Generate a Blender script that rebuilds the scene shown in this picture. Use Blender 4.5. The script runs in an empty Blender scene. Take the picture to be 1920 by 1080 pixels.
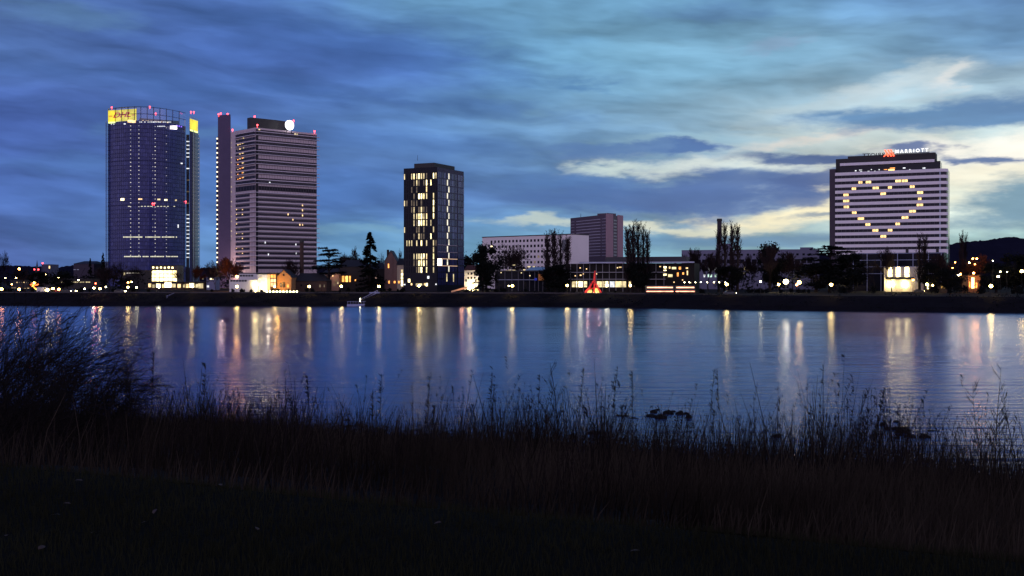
import bpy, math, random
import numpy as np
from mathutils import Vector, Matrix
R = math.radians
rnd = random.Random(7)
C = bpy.context.scene.collection
F = 2000.0          # focal length in pixels of a 1920 wide photograph
HZ = 525.0          # photograph row of the horizon
CH = 10.0           # eye height above the river
scene = bpy.context.scene

# ------------------------------------------------------------------ camera
cam = bpy.data.cameras.new('camera')
cam.lens = 37.5; cam.sensor_width = 36.0
cam.shift_y = (HZ - 540) / 1920.0
cam.clip_start = 0.1; cam.clip_end = 20000
camo = bpy.data.objects.new('camera', cam); C.objects.link(camo)
camo.location = (0, 0, CH); camo.rotation_euler = (R(90), 0, 0)
scene.camera = camo

# ------------------------------------------------------------------ view, sampling
scene.view_settings.view_transform = 'Standard'
scene.view_settings.look = 'None'
scene.view_settings.exposure = 0.0
scene.view_settings.gamma = 1.0
scene.view_settings.use_curve_mapping = False
scene.render.engine = 'CYCLES'
cy = scene.cycles
cy.use_denoising = True
cy.max_bounces = 6; cy.diffuse_bounces = 2; cy.glossy_bounces = 4; cy.transmission_bounces = 4
cy.transparent_max_bounces = 8
cy.sample_clamp_indirect = 40.0
cy.caustics_reflective = False; cy.caustics_refractive = False
cy.filter_width = 1.5

def lin(c):
    return tuple(((v/255.0)/12.92 if v/255.0 <= 0.04045 else ((v/255.0+0.055)/1.055)**2.4) for v in c)

# ------------------------------------------------------------------ node helper
class NB:
    def __init__(s, nt): s.nt = nt; s.n = nt.nodes; s.l = nt.links
    def put(s, sock, v):
        if hasattr(v, 'is_linked') or isinstance(v, bpy.types.NodeSocket): s.l.new(v, sock)
        else: sock.default_value = v
    def m(s, op, a, b=0.0, c=None, clamp=False):
        n = s.n.new('ShaderNodeMath'); n.operation = op; n.use_clamp = clamp
        s.put(n.inputs[0], a); s.put(n.inputs[1], b)
        if c is not None: s.put(n.inputs[2], c)
        return n.outputs[0]
    def vm(s, op, a, b=None, c=None, scale=None):
        n = s.n.new('ShaderNodeVectorMath'); n.operation = op
        s.put(n.inputs[0], a)
        if b is not None: s.put(n.inputs[1], b)
        if c is not None: s.put(n.inputs[2], c)
        if scale is not None: s.put(n.inputs['Scale'], scale)
        return n.outputs[0]
    def xyz(s, x, y, z):
        n = s.n.new('ShaderNodeCombineXYZ')
        s.put(n.inputs[0], x); s.put(n.inputs[1], y); s.put(n.inputs[2], z)
        return n.outputs[0]
    def sep(s, v):
        n = s.n.new('ShaderNodeSeparateXYZ'); s.put(n.inputs[0], v); return n.outputs
    def noise(s, vec, scale=1.0, detail=3.0, rough=0.5, dist=0.0):
        n = s.n.new('ShaderNodeTexNoise'); s.put(n.inputs['Vector'], vec)
        n.inputs['Scale'].default_value = scale; n.inputs['Detail'].default_value = detail
        n.inputs['Roughness'].default_value = rough; n.inputs['Distortion'].default_value = dist
        return n.outputs
    def sstep(s, x, lo, hi, to0=0.0, to1=1.0):
        n = s.n.new('ShaderNodeMapRange'); n.interpolation_type = 'SMOOTHSTEP'
        s.put(n.inputs[0], x); n.inputs[1].default_value = lo; n.inputs[2].default_value = hi
        n.inputs[3].default_value = to0; n.inputs[4].default_value = to1
        return n.outputs[0]
    def mix(s, fac, a, b):
        n = s.n.new('ShaderNodeMix'); n.data_type = 'RGBA'
        s.put(n.inputs[0], fac)
        for sock, v in ((n.inputs[6], a), (n.inputs[7], b)):
            if isinstance(v, tuple): sock.default_value = (v[0], v[1], v[2], 1)
            else: s.l.new(v, sock)
        return n.outputs[2]

# ------------------------------------------------------------------ sky
SUN_AZ = math.atan2(860, F); SUN_EL = R(2.0)
world = bpy.data.worlds.new('World'); scene.world = world
world.use_nodes = True
wt = world.node_tree; wt.nodes.clear()
b = NB(wt)
def ang(px, py):
    az = math.atan((px-960)/F); el = math.atan((HZ-py)/F*math.cos(az))
    return az*F, el*F
tc = wt.nodes.new('ShaderNodeTexCoord')
dx, dy, dz = b.sep(tc.outputs['Generated'])
U = b.m('MULTIPLY', b.m('ARCTAN2', dx, dy), F)
V = b.m('MULTIPLY', b.m('ARCSINE', dz), F)
# drifting, wind-drawn warp of the cloud layer
n1 = b.noise(b.xyz(b.m('MULTIPLY', U, 1/330.0), b.m('MULTIPLY', V, 1/95.0), 1.7), 1.0, 4.0, 0.55)
r1, g1, b1 = b.sep(n1[1])
n2 = b.noise(b.xyz(b.m('MULTIPLY', U, 1/90.0), b.m('MULTIPLY', V, 1/28.0), 5.1), 1.0, 4.0, 0.6)
r2, g2, b2 = b.sep(n2[1])
Uw = b.m('ADD', b.m('MULTIPLY_ADD', V, 0.35, U), b.m('MULTIPLY_ADD', r1, 300.0, b.m('MULTIPLY_ADD', r2, 110.0, -270.0)))
Vw = b.m('ADD', V, b.m('MULTIPLY_ADD', g1, 84.0, b.m('MULTIPLY_ADD', g2, 34.0, -59.0)))
rows = [ # (photo row, [(px, sRGB) ...]) : broad colour of the sky, one ramp along the horizon per height
    (-260, [(0, (46, 62, 150)), (600, (44, 62, 152)), (1400, (76, 122, 184)), (1920, (70, 108, 174))]),
    (0, [(0, (88, 118, 170)), (300, (74, 105, 165)), (560, (70, 101, 164)), (700, (78, 114, 172)), (900, (98, 146, 185)), (1300, (108, 156, 188)), (1620, (100, 146, 186)), (1920, (92, 130, 180))]),
    (110, [(0, (82, 113, 170)), (300, (70, 100, 163)), (620, (66, 97, 162)), (860, (70, 104, 168)), (1060, (98, 148, 186)), (1300, (114, 162, 191)), (1620, (122, 164, 191)), (1920, (100, 141, 180))]),
    (250, [(0, (68, 94, 163)), (300, (74, 104, 169)), (620, (80, 114, 175)), (960, (88, 131, 181)), (1300, (128, 168, 193)), (1600, (166, 190, 202)), (1920, (176, 200, 204))]),
    (370, [(0, (74, 104, 170)), (300, (80, 116, 178)), (620, (74, 112, 175)), (960, (84, 121, 175)), (1300, (106, 138, 172)), (1500, (184, 194, 190)), (1640, (222, 224, 204)), (1920, (208, 220, 212))]),
    (470, [(0, (78, 104, 166)), (300, (90, 130, 184)), (620, (98, 147, 188)), (960, (108, 156, 186)), (1300, (126, 170, 188)), (1600, (150, 186, 190)), (1920, (134, 178, 180))]),
]
U01 = b.m('MULTIPLY_ADD', Uw, 1/2000.0, 0.5)
sky = None; v_prev = None
for (py, stops) in rows:
    rp = wt.nodes.new('ShaderNodeValToRGB'); rp.color_ramp.interpolation = 'B_SPLINE'
    els = rp.color_ramp.elements
    for i, (px, col) in enumerate(stops):
        pos = ang(px, HZ)[0]/2000.0+0.5
        el = els[i] if i < 2 else els.new(pos)
        el.position = pos
    for el, (px, col) in zip(els, stops): el.color = (*lin(col), 1)
    wt.links.new(U01, rp.inputs[0])
    v = ang(960, py)[1]
    if sky is None: sky = rp.outputs[0]
    else: sky = b.mix(b.sstep(Vw, v_prev, v), sky, rp.outputs[0])
    v_prev = v
# fine wind streaks, drawn a little downhill towards the right
ca, sa = math.cos(R(-5)), math.sin(R(-5))
Us = b.m('ADD', b.m('MULTIPLY', U, ca), b.m('MULTIPLY', V, sa)); Vs = b.m('SUBTRACT', b.m('MULTIPLY', V, ca), b.m('MULTIPLY', U, sa))
st = b.noise(b.xyz(b.m('MULTIPLY', Us, 1/240.0), b.m('MULTIPLY', b.m('ADD', Vs, b.m('MULTIPLY', r1, 90.0)), 1/46.0), 9.0), 1.0, 3.0, 0.5)[0]
st2 = b.noise(b.xyz(b.m('MULTIPLY', Us, 1/520.0), b.m('MULTIPLY', b.m('ADD', Vs, b.m('MULTIPLY', g1, 90.0)), 1/95.0), 3.0), 1.0, 3.0, 0.5)[0]
st3 = b.noise(b.xyz(b.m('MULTIPLY', Us, 1/80.0), b.m('MULTIPLY', b.m('ADD', Vs, b.m('MULTIPLY', g1, 60.0)), 1/17.0), 7.0), 1.0, 2.0, 0.5)[0]
gain = b.m('ADD', b.m('MULTIPLY_ADD', st, 1.05, 0.56), b.m('ADD', b.m('MULTIPLY_ADD', st2, 1.15, -0.575), b.m('MULTIPLY_ADD', st3, 0.16, -0.08)))
sky = b.vm('SCALE', sky, scale=gain)
# single clouds and openings: px, py, half width, half height, tilt, sRGB, opacity, softness
clouds = [
    (640, 92, 330, 40, -7, (67, 104, 167), 0.5, .9), (250, 150, 300, 34, -3, (69, 105, 169), 0.45, .9), (520, 165, 150, 18, -4, (65, 100, 165), 0.5, .9),
    (150, 205, 120, 24, 0, (67, 98, 163), 0.55, .9), (90, 440, 180, 30, 0, (71, 104, 169), 0.4, .9), (40, 20, 120, 22, 0, (99, 140, 183), 0.5, .9),
    (880, 205, 130, 20, -5, (79, 120, 181), 0.5, .9), (1028, 160, 44, 13, 0, (91, 138, 185), 0.9, .8), (760, 270, 260, 26, -4, (75, 114, 177), 0.45, .9), (430, 350, 240, 26, 2, (75, 116, 179), 0.4, .9),
    (1375, 86, 70, 8, 4, (140, 168, 200), 0.6, .9), (1100, 60, 160, 14, -4, (112, 160, 192), 0.5, .9), (1240, 20, 130, 18, -4, (92, 132, 182), 0.5, .9),
    (1620, 165, 130, 28, 12, (196, 214, 222), 0.9, .9), (1690, 150, 36, 18, 40, (222, 226, 226), 0.8, .9), (1500, 205, 170, 14, 6, (182, 204, 214), 0.6, .9),
    (1560, 252, 340, 28, 4, (204, 218, 216), 0.75, .9), (1470, 262, 190, 8, 8, (224, 216, 208), 0.7, .9),
    (1730, 218, 260, 24, 1, (95, 140, 185), 0.95, .6), (1870, 192, 170, 34, 0, (96, 134, 178), 0.7, .9),
    (1860, 284, 210, 40, -1, (255, 252, 240), 1.0, .8), (1800, 335, 110, 28, 0, (252, 248, 226), 0.9, .9), (1490, 372, 140, 42, 4, (254, 247, 212), 1.0, .8), (1380, 408, 170, 19, 6, (250, 241, 206), 0.95, .8), (1545, 320, 70, 30, 0, (246, 244, 226), .8, .9),
    (1330, 312, 250, 14, 0, (218, 228, 222), 0.85, .8), (1085, 316, 95, 9, 3, (204, 222, 218), 0.85, .8), (1250, 268, 190, 11, 0, (150, 186, 204), 0.6, .9),
    (1000, 335, 130, 24, 0, (83, 122, 179), 0.8, .8), (1130, 368, 230, 34, 0, (81, 116, 173), 0.92, .6), (1280, 352, 190, 30, 2, (85, 116, 169), 0.92, .6), (1420, 345, 120, 15, 8, (79, 108, 161), 0.9, .6), (1340, 380, 90, 17, 2, (87, 118, 169), 0.85, .6),
    (1210, 282, 60, 10, -2, (77, 110, 165), 0.95, .6), (1120, 286, 120, 11, 0, (89, 126, 179), 0.8, .7), (1430, 299, 150, 12, 1, (75, 104, 155), 0.95, .6), (1540, 296, 60, 9, 0, (83, 110, 157), 0.8, .6),
    (1512, 368, 20, 8, -8, (110, 124, 152), 0.8, .7), (1545, 374, 14, 5, 0, (112, 124, 152), 0.7, .7),
    (1668, 281, 40, 11, 0, (93, 116, 163), 0.95, .6), (1770, 298, 46, 10, -8, (85, 116, 165), 0.95, .6), (1908, 302, 40, 12, 4, (101, 146, 177), 0.95, .6),
    (1850, 390, 190, 46, 6, (112, 154, 178), 0.95, .6), (1500, 404, 120, 6, 2, (128, 152, 174), 0.8, .7),
    (965, 420, 120, 8, 0, (190, 206, 202), 0.9, .8), (1230, 424, 190, 9, 0, (216, 220, 202), 0.9, .8), (640, 432, 140, 11, 0, (122, 168, 198), 0.7, .9), (740, 414, 100, 8, 0, (124, 166, 196), 0.6, .9),
    (1350, 448, 270, 15, 0, (102, 144, 180), 0.75, .7), (1090, 442, 200, 11, 0, (102, 148, 186), 0.6, .8), (240, 240, 130, 16, 3, (92, 134, 186), 0.5, .9), (620, 300, 200, 16, 0, (88, 126, 184), 0.5, .9), (100, 300, 160, 18, 2, (83, 122, 183), .5, .9),
]
W2 = b.xyz(Uw, Vw, 0.0)
ragged = b.m('ADD', b.m('MULTIPLY_ADD', b2, 1.25, -0.625), b.m('MULTIPLY_ADD', st, 0.9, -0.45))
for (px, py, hw, hh, tilt, col, op, soft) in clouds:
    u, v = ang(px, py); u += 0.35*v     # the cloud layer is sheared by the wind
    mp = wt.nodes.new('ShaderNodeMapping'); mp.vector_type = 'TEXTURE'
    mp.inputs['Location'].default_value = (u, v, 0); mp.inputs['Rotation'].default_value = (0, 0, R(tilt)); mp.inputs['Scale'].default_value = (hw, hh, 1)
    wt.links.new(W2, mp.inputs['Vector'])
    ln = wt.nodes.new('ShaderNodeVectorMath'); ln.operation = 'LENGTH'; wt.links.new(mp.outputs[0], ln.inputs[0])
    mk = b.sstep(b.m('ADD', ln.outputs['Value'], ragged), 1.0+soft*0.5, 1.0-soft*0.95, 0.0, op)
    sky = b.mix(mk, sky, lin(col))
sky = b.vm('SCALE', sky, scale=b.m('ADD', b.m('MULTIPLY_ADD', st3, 0.16, 0.92), b.m('MULTIPLY_ADD', st, 0.5, -0.25)))
# fades: darker towards the zenith, violet afterglow in the east behind the camera
el01 = b.m('MULTIPLY', V, 1/F)
fz = b.sstep(el01, R(22), R(55))
sky = b.mix(fz, sky, (0.035, 0.055, 0.13))
east = b.mix(b.sstep(el01, R(8), R(50)), (1.03, 0.88, 1.25), (0.035, 0.05, 0.12))
sky = b.mix(b.sstep(dy, 0.30, -0.25), sky, east)
sky = b.mix(b.sstep(el01, R(-0.3), R(-3)), sky, (0.01, 0.012, 0.02))
nish = wt.nodes.new('ShaderNodeTexSky'); nish.sky_type = 'NISHITA'; nish.sun_disc = False
nish.sun_elevation = SUN_EL; nish.sun_rotation = SUN_AZ
bg1 = wt.nodes.new('ShaderNodeBackground'); wt.links.new(nish.outputs[0], bg1.inputs[0]); bg1.inputs[1].default_value = 0.0012
bg2 = wt.nodes.new('ShaderNodeBackground'); wt.links.new(sky, bg2.inputs[0]); bg2.inputs[1].default_value = 1.0
ad = wt.nodes.new('ShaderNodeAddShader'); wt.links.new(bg1.outputs[0], ad.inputs[0]); wt.links.new(bg2.outputs[0], ad.inputs[1])
wo = wt.nodes.new('ShaderNodeOutputWorld'); wt.links.new(ad.outputs[0], wo.inputs[0])
world.cycles.sampling_method = 'MANUAL'; world.cycles.sample_map_resolution = 512

# ------------------------------------------------------------------ sun: gone behind the clouds over the far hills
sl = bpy.data.lights.new('sun', 'SUN'); sl.energy = 0.03; sl.angle = R(14); sl.color = (1, 0.85, 0.65)
so = bpy.data.objects.new('sun', sl); C.objects.link(so)
sd = Vector((math.sin(SUN_AZ)*math.cos(SUN_EL), math.cos(SUN_AZ)*math.cos(SUN_EL), math.sin(SUN_EL)))
so.rotation_euler = sd.to_track_quat('Z', 'Y').to_euler()

# ------------------------------------------------------------------ materials
MATS = {}
def mat(name, col, rough=0.7, var=0.25, scale=0.6, metal=0.0, bump=0.0, spec=0.5, stretch=(1, 1, 1), emit=None, estr=0.0):
    if name in MATS: return MATS[name]
    m = bpy.data.materials.new(name); m.use_nodes = True
    nt = m.node_tree; p = nt.nodes['Principled BSDF']; k = NB(nt)
    p.inputs['Roughness'].default_value = rough; p.inputs['Metallic'].default_value = metal
    p.inputs['Specular IOR Level'].default_value = spec
    t = nt.nodes.new('ShaderNodeTexCoord'); v = k.vm('MULTIPLY', t.outputs['Object'], stretch)
    n = k.noise(v, scale, 4.0, 0.6)[0]
    f = k.m('MAXIMUM', k.m('MULTIPLY_ADD', n, 2*var, 1-var), 0.06)
    k.l.new(k.vm('SCALE', tuple(col), scale=f), p.inputs['Base Color'])
    if bump:
        bp = nt.nodes.new('ShaderNodeBump'); bp.inputs['Strength'].default_value = bump; bp.inputs['Distance'].default_value = 0.1
        k.l.new(n, bp.inputs['Height']); k.l.new(bp.outputs[0], p.inputs['Normal'])
    if emit:
        p.inputs['Emission Color'].default_value = (*emit, 1); p.inputs['Emission Strength'].default_value = estr
    MATS[name] = m
    return m
def glow(name, col, s, var=0.0, scale=1.0):
    """a lit pane or lamp: gives off light, a little unevenly as curtains and furniture do"""
    if name in MATS: return MATS[name]
    m = bpy.data.materials.new(name); m.use_nodes = True
    nt = m.node_tree; p = nt.nodes['Principled BSDF']; k = NB(nt)
    p.inputs['Base Color'].default_value = (0.02, 0.02, 0.02, 1); p.inputs['Roughness'].default_value = 0.3
    p.inputs['Emission Color'].default_value = (*col, 1)
    if var:
        t = nt.nodes.new('ShaderNodeTexCoord'); n = k.noise(t.outputs['Object'], scale, 3.0, 0.6)[0]
        k.l.new(k.m('MULTIPLY', k.sstep(n, 0.5-0.22, 0.5+0.22, 1-var, 1+var), s), p.inputs['Emission Strength'])
    else: p.inputs['Emission Strength'].default_value = s
    MATS[name] = m
    return m
WARM = (1.0, 0.66, 0.30); CREAM = (1.0, 0.86, 0.55); COOL = (0.92, 0.95, 1.0); ORNG = (1.0, 0.36, 0.07)
M_lampw = glow('lamp glass warm', (1.0, 0.66, 0.17), 58)
M_lampo = glow('lamp glass orange', (1.0, 0.34, 0.07), 48)
M_lampc = glow('lamp glass white', (1.0, 0.86, 0.44), 40)
M_lampr = glow('lamp glass red', (1.0, 0.05, 0.06), 9)
M_winw = glow('lit window warm', WARM, 1.7, 0.5, 0.5)
M_wino = glow('lit window orange', ORNG, 2.2, 0.5, 0.5)
M_winc = glow('lit window cream', (1.0, 0.80, 0.42), 0.9, 0.5, 0.4)
M_winb = glow('lit window bright', (1.0, 0.84, 0.44), 3.2, 0.6, 0.7)
M_wind = glow('lit window dim', (1.0, 0.75, 0.42), 0.14, 0.6, 0.4)
M_winh = glow('lit hotel window', (1.0, 0.64, 0.24), 1.9, 0.35, 0.6)
M_winl = glow('lit window white', COOL, 1.1, 0.4, 0.4)
M_dark = mat('black metal', (0.012, 0.012, 0.016), 0.6)
M_glass = mat('dark glass', (0.005, 0.006, 0.014), 0.25, 0.3, 0.3, 0.0, 0.0, 0.1)
M_post = mat('lamp post', (0.02, 0.02, 0.022), 0.5, 0.2, 2.0, 0.5)

# ------------------------------------------------------------------ object helpers
BASE = {}
class MB:
    def __init__(s): s.v = []; s.f = []; s.mi = []
    def quad(s, a, b_, c, d, mi=0):
        i = len(s.v); s.v += [a, b_, c, d]; s.f.append((i, i+1, i+2, i+3)); s.mi.append(mi)
    def tri(s, a, b_, c, mi=0):
        i = len(s.v); s.v += [a, b_, c]; s.f.append((i, i+1, i+2)); s.mi.append(mi)
    def obox(s, o, ex, ey, ez, mi=0):
        o, ex, ey, ez = Vector(o), Vector(ex), Vector(ey), Vector(ez)
        i = len(s.v)
        s.v += [tuple(o), tuple(o+ex), tuple(o+ex+ey), tuple(o+ey), tuple(o+ez), tuple(o+ex+ez), tuple(o+ex+ey+ez), tuple(o+ey+ez)]
        for q in ((0, 3, 2, 1), (4, 5, 6, 7), (0, 1, 5, 4), (1, 2, 6, 5), (2, 3, 7, 6), (3, 0, 4, 7)):
            s.f.append(tuple(i+j for j in q)); s.mi.append(mi)
    def box(s, x0, x1, y0, y1, z0, z1, mi=0): s.obox((x0, y0, z0), (x1-x0, 0, 0), (0, y1-y0, 0), (0, 0, z1-z0), mi)
    def prism(s, pts, z0, z1, mi=0):
        n = len(pts); i = len(s.v)
        s.v += [(p[0], p[1], z0) for p in pts] + [(p[0], p[1], z1) for p in pts]
        for k in range(n):
            s.f.append((i+k, i+(k+1) % n, i+n+(k+1) % n, i+n+k)); s.mi.append(mi)
        s.f.append(tuple(i+n+k for k in range(n))); s.mi.append(mi)
        s.f.append(tuple(i+n-1-k for k in range(n))); s.mi.append(mi)
    def tube(s, pts, rads, n=5, mi=0, cap=True):
        rings = []
        for k, p in enumerate(pts):
            p = Vector(p)
            t = (Vector(pts[min(k+1, len(pts)-1)])-Vector(pts[max(k-1, 0)]))
            if t.length < 1e-9: t = Vector((0, 0, 1))
            t.normalize()
            a = t.cross(Vector((0.31, 0.77, 0.12))); a.normalize(); c = t.cross(a)
            i = len(s.v)
            for j in range(n):
                th = 2*math.pi*j/n
                s.v.append(tuple(p+(a*math.cos(th)+c*math.sin(th))*rads[k]))
            rings.append(i)
        for k in range(len(rings)-1):
            for j in range(n):
                s.f.append((rings[k]+j, rings[k]+(j+1) % n, rings[k+1]+(j+1) % n, rings[k+1]+j)); s.mi.append(mi)
        if cap:
            s.f.append(tuple(rings[-1]+j for j in range(n))); s.mi.append(mi)
            s.f.append(tuple(rings[0]+n-1-j for j in range(n))); s.mi.append(mi)
    def ball(s, c, r, nu=8, nv=5, sq=(1, 1, 1), mi=0, jit=0.0, rg=None):
        i = len(s.v); cx, cy_, cz = c
        for a in range(nv+1):
            th = math.pi*a/nv
            for q in range(nu):
                ph = 2*math.pi*q/nu
                k = r*(1+(rg.uniform(-jit, jit) if rg else 0))
                s.v.append((cx+k*sq[0]*math.sin(th)*math.cos(ph), cy_+k*sq[1]*math.sin(th)*math.sin(ph), cz+k*sq[2]*math.cos(th)))
        for a in range(nv):
            for q in range(nu):
                s.f.append((i+a*nu+q, i+(a+1)*nu+q, i+(a+1)*nu+(q+1) % nu, i+a*nu+(q+1) % nu)); s.mi.append(mi)
    def build(s, name, mats, parent=None, base=None, smooth=False):
        if parent is not None: base = BASE.get(parent.name, Vector((0, 0, 0)))
        elif base is None: base = Vector((0, 0, 0))
        base = Vector(base)
        me = bpy.data.meshes.new(name)
        me.from_pydata([(v[0]-base.x, v[1]-base.y, v[2]-base.z) for v in s.v], [], s.f)
        if not isinstance(mats, (list, tuple)): mats = [mats]
        for m in mats: me.materials.append(m)
        if len(mats) > 1: me.polygons.foreach_set('material_index', s.mi)
        if smooth: me.polygons.foreach_set('use_smooth', [True]*len(s.f))
        me.update()
        o = bpy.data.objects.new(name, me); C.objects.link(o)
        BASE[o.name] = base
        if parent is not None: o.parent = parent
        else: o.location = base
        return o
def thing(name, label, cat, base, group=None):
    o = bpy.data.objects.new(name, None); C.objects.link(o); o.location = base; o.empty_display_size = 0.5
    BASE[o.name] = Vector(base)
    o['label'] = label; o['category'] = cat
    if group: o['group'] = group
    return o
def tag(o, label, cat, group=None, kind=None):
    if label: o['label'] = label
    if cat: o['category'] = cat
    if group: o['group'] = group
    if kind: o['kind'] = kind
    return o
def copy_tree(o, parent=None):
    c = o.copy(); C.objects.link(c)
    if parent is not None: c.parent = parent
    for ch in list(o.children): copy_tree(ch, c)
    return c
def XY(px, D): return ((px-960)*D/F, D)
def ZZ(py, D): return CH+(HZ-py)*D/F
class Face:
    """a facade from p0 to p1, left to right as seen from the river"""
    def __init__(s, p0, p1):
        s.p0 = Vector((p0[0], p0[1], 0)); s.p1 = Vector((p1[0], p1[1], 0)); d = s.p1-s.p0
        s.L = d.length; s.d = d/s.L; s.n = Vector((s.d.y, -s.d.x, 0))
    def s(s, px):
        t = (px-960)/F
        return (t*s.p0.y-s.p0.x)/(s.d.x-t*s.d.y)
    def z(s, py, sv): return ZZ(py, s.p0.y+sv*s.d.y)
    def pt(s, sv, z, out=0.0):
        p = s.p0+s.d*sv+s.n*out
        return Vector((p.x, p.y, z))
    def box(s, mb, s0, s1, z0, z1, o0, o1, mi=0):
        mb.obox(s.pt(s0, z0, o0), s.d*(s1-s0), s.n*(o1-o0), Vector((0, 0, z1-z0)), mi)
def depsgraph_mesh(o):
    dg = bpy.context.evaluated_depsgraph_get()
    return bpy.data.meshes.new_from_object(o.evaluated_get(dg))
def letters(name, body, width, height, org, right, up, out, m, parent, shear=0.0, ext=0.1, bold=0.012):
    cu = bpy.data.curves.new('font_tmp', 'FONT'); cu.body = body; cu.size = 1.0; cu.extrude = 0.05; cu.shear = shear; cu.offset = bold
    t = bpy.data.objects.new('font_tmp', cu); C.objects.link(t)
    me = depsgraph_mesh(t); bpy.data.objects.remove(t)
    co = np.array([v.co[:] for v in me.vertices]); lo = co.min(0); hi = co.max(0)
    base = BASE[parent.name]
    for v in me.vertices:
        a = (v.co.x-lo[0])/(hi[0]-lo[0])*width; c = (v.co.y-lo[1])/(hi[1]-lo[1])*height; e = v.co.z/0.05*ext
        v.co = Vector(org)+right*a+up*c+out*e-base
    me.name = name; me.materials.clear(); me.materials.append(m)
    o = bpy.data.objects.new(name, me); C.objects.link(o); o.parent = parent; BASE[o.name] = base
    return o
def point(name, loc, watts, col, parent, rad=0.4):
    l = bpy.data.lights.new(name, 'POINT'); l.energy = watts; l.color = col; l.shadow_soft_size = rad
    o = bpy.data.objects.new(name, l); C.objects.link(o)
    base = BASE[parent.name]; o.parent = parent; o.location = Vector(loc)-base
    return o
UP = Vector((0, 0, 1))
GZ = 4.8            # level of the far promenade and the city

# ------------------------------------------------------------------ water
def water_mat():
    m = bpy.data.materials.new('river water'); m.use_nodes = True
    nt = m.node_tree; nt.nodes.clear(); k = NB(nt)
    t = nt.nodes.new('ShaderNodeTexCoord'); x, y, z = k.sep(t.outputs['Object'])
    def nz(sx, sy, seed, det=3.0): return k.noise(k.xyz(k.m('MULTIPLY', x, sx), k.m('MULTIPLY', y, sy), seed), 1.0, det, 0.55)[0]
    big = nz(1/140.0, 1/9.0, 3.0)
    mid = nz(1/80.0, 1/2.6, 6.0)
    fine = nz(1/16.0, 1/0.55, 1.0)
    swell = nz(1/50.0, 1/1.5, 12.0, 2.0)
    h = k.m('ADD', k.m('MULTIPLY', swell, 0.13), k.m('MULTIPLY', fine, 0.024))
    h = k.m('ADD', h, k.m('MULTIPLY', mid, 0.38))
    wob = k.m('MULTIPLY_ADD', nz(1/90.0, 1/55.0, 8.0), 60.0, -30.0)
    yy = k.m('ADD', y, k.m('MULTIPLY_ADD', x, 0.10, wob))
    h = k.m('ADD', h, k.m('MULTIPLY', k.m('ADD', nz(1/13.0, 1/1.6, 15.0), k.m('MULTIPLY', nz(1/6.0, 1/0.8, 19.0), 0.35)), k.sstep(yy, 240.0, 60.0, 0.0, 1.5)))
    bp = nt.nodes.new('ShaderNodeBump'); bp.inputs['Strength'].default_value = 0.55; bp.inputs['Distance'].default_value = 1.0
    nt.links.new(h, bp.inputs['Height'])
    ro = k.sstep(k.m('ADD', k.m('MULTIPLY', big, 0.6), k.m('MULTIPLY', mid, 0.4)), 0.38, 0.62, 0.19, 0.255)
    # wind-ruffled water along the far shore and again towards the near bank, smoother in mid river
    wob = k.m('MULTIPLY_ADD', nz(1/90.0, 1/55.0, 8.0), 60.0, -30.0)
    yy = k.m('ADD', y, k.m('MULTIPLY_ADD', x, 0.10, wob))
    ro = k.m('ADD', ro, k.m('ADD', k.sstep(yy, 255.0, 380.0, 0.0, 0.16), k.sstep(yy, 165.0, 40.0, 0.0, 0.15)))
    ro = k.m('MINIMUM', ro, 0.270)
    gl = nt.nodes.new('ShaderNodeBsdfAnisotropic'); gl.distribution = 'BECKMANN'
    nt.links.new(ro, gl.inputs['Roughness']); nt.links.new(bp.outputs[0], gl.inputs['Normal'])
    gl.inputs['Color'].default_value = (0.73, 0.75, 0.93, 1)
    df = nt.nodes.new('ShaderNodeBsdfDiffuse'); df.inputs['Color'].default_value = (0.010, 0.009, 0.085, 1)
    fr = nt.nodes.new('ShaderNodeFresnel'); fr.inputs['IOR'].default_value = 1.33
    mx = nt.nodes.new('ShaderNodeMixShader')
    nt.links.new(fr.outputs[0], mx.inputs[0]); nt.links.new(df.outputs[0], mx.inputs[1]); nt.links.new(gl.outputs[0], mx.inputs[2])
    o = nt.nodes.new('ShaderNodeOutputMaterial'); nt.links.new(mx.outputs[0], o.inputs[0])
    return m
mb = MB(); mb.quad((-2600, 20, 0), (2600, 20, 0), (2600, 760, 0), (-2600, 760, 0))
mb.build('river', water_mat())['kind'] = 'structure'

# ------------------------------------------------------------------ far bank
SH = [XY(p, d) for p, d in ((-400, 445), (0, 418), (150, 413), (600, 408), (1000, 400), (1250, 378), (1420, 356), (1600, 342), (1920, 324), (2300, 312))]
SH = [(-2500, 640), (-900, 500)] + SH + [(700, 285), (2500, 240)]
def shoreD(px):
    t = (px-960)/F
    for (x0, y0), (x1, y1) in zip(SH[:-1], SH[1:]):
        ex, ey = x1-x0, y1-y0; den = ex-t*ey
        if abs(den) < 1e-9: continue
        q = (t*y0-x0)/den
        if 0 <= q <= 1: return y0+q*ey
    return 400
fine = []
for (x0, y0), (x1, y1) in zip(SH[:-1], SH[1:]):
    n = max(1, int(math.hypot(x1-x0, y1-y0)/4)) if abs(x0) < 400 else 4
    for k in range(n): fine.append((x0+(x1-x0)*k/n, y0+(y1-y0)*k/n))
fine.append(SH[-1])
def strip(name, prof, m, jit=0.0):
    mb = MB(); rows = []
    rg = random.Random(3)
    for (x, y) in fine:
        rows.append([(x, y+o+(rg.uniform(-jit, jit) if 0 < i < len(prof)-1 else 0), z+(rg.uniform(-jit, jit)*0.3 if 0 < i < len(prof)-1 else 0)) for i, (o, z) in enumerate(prof)])
    n = len(prof)
    for r in rows: mb.v += r
    for i in range(len(rows)-1):
        for j in range(n-1):
            a = i*n+j
            mb.f.append((a, a+n, a+n+1, a+1)); mb.mi.append(0)
    o = mb.build(name, m); o['kind'] = 'structure'
    return o
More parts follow.
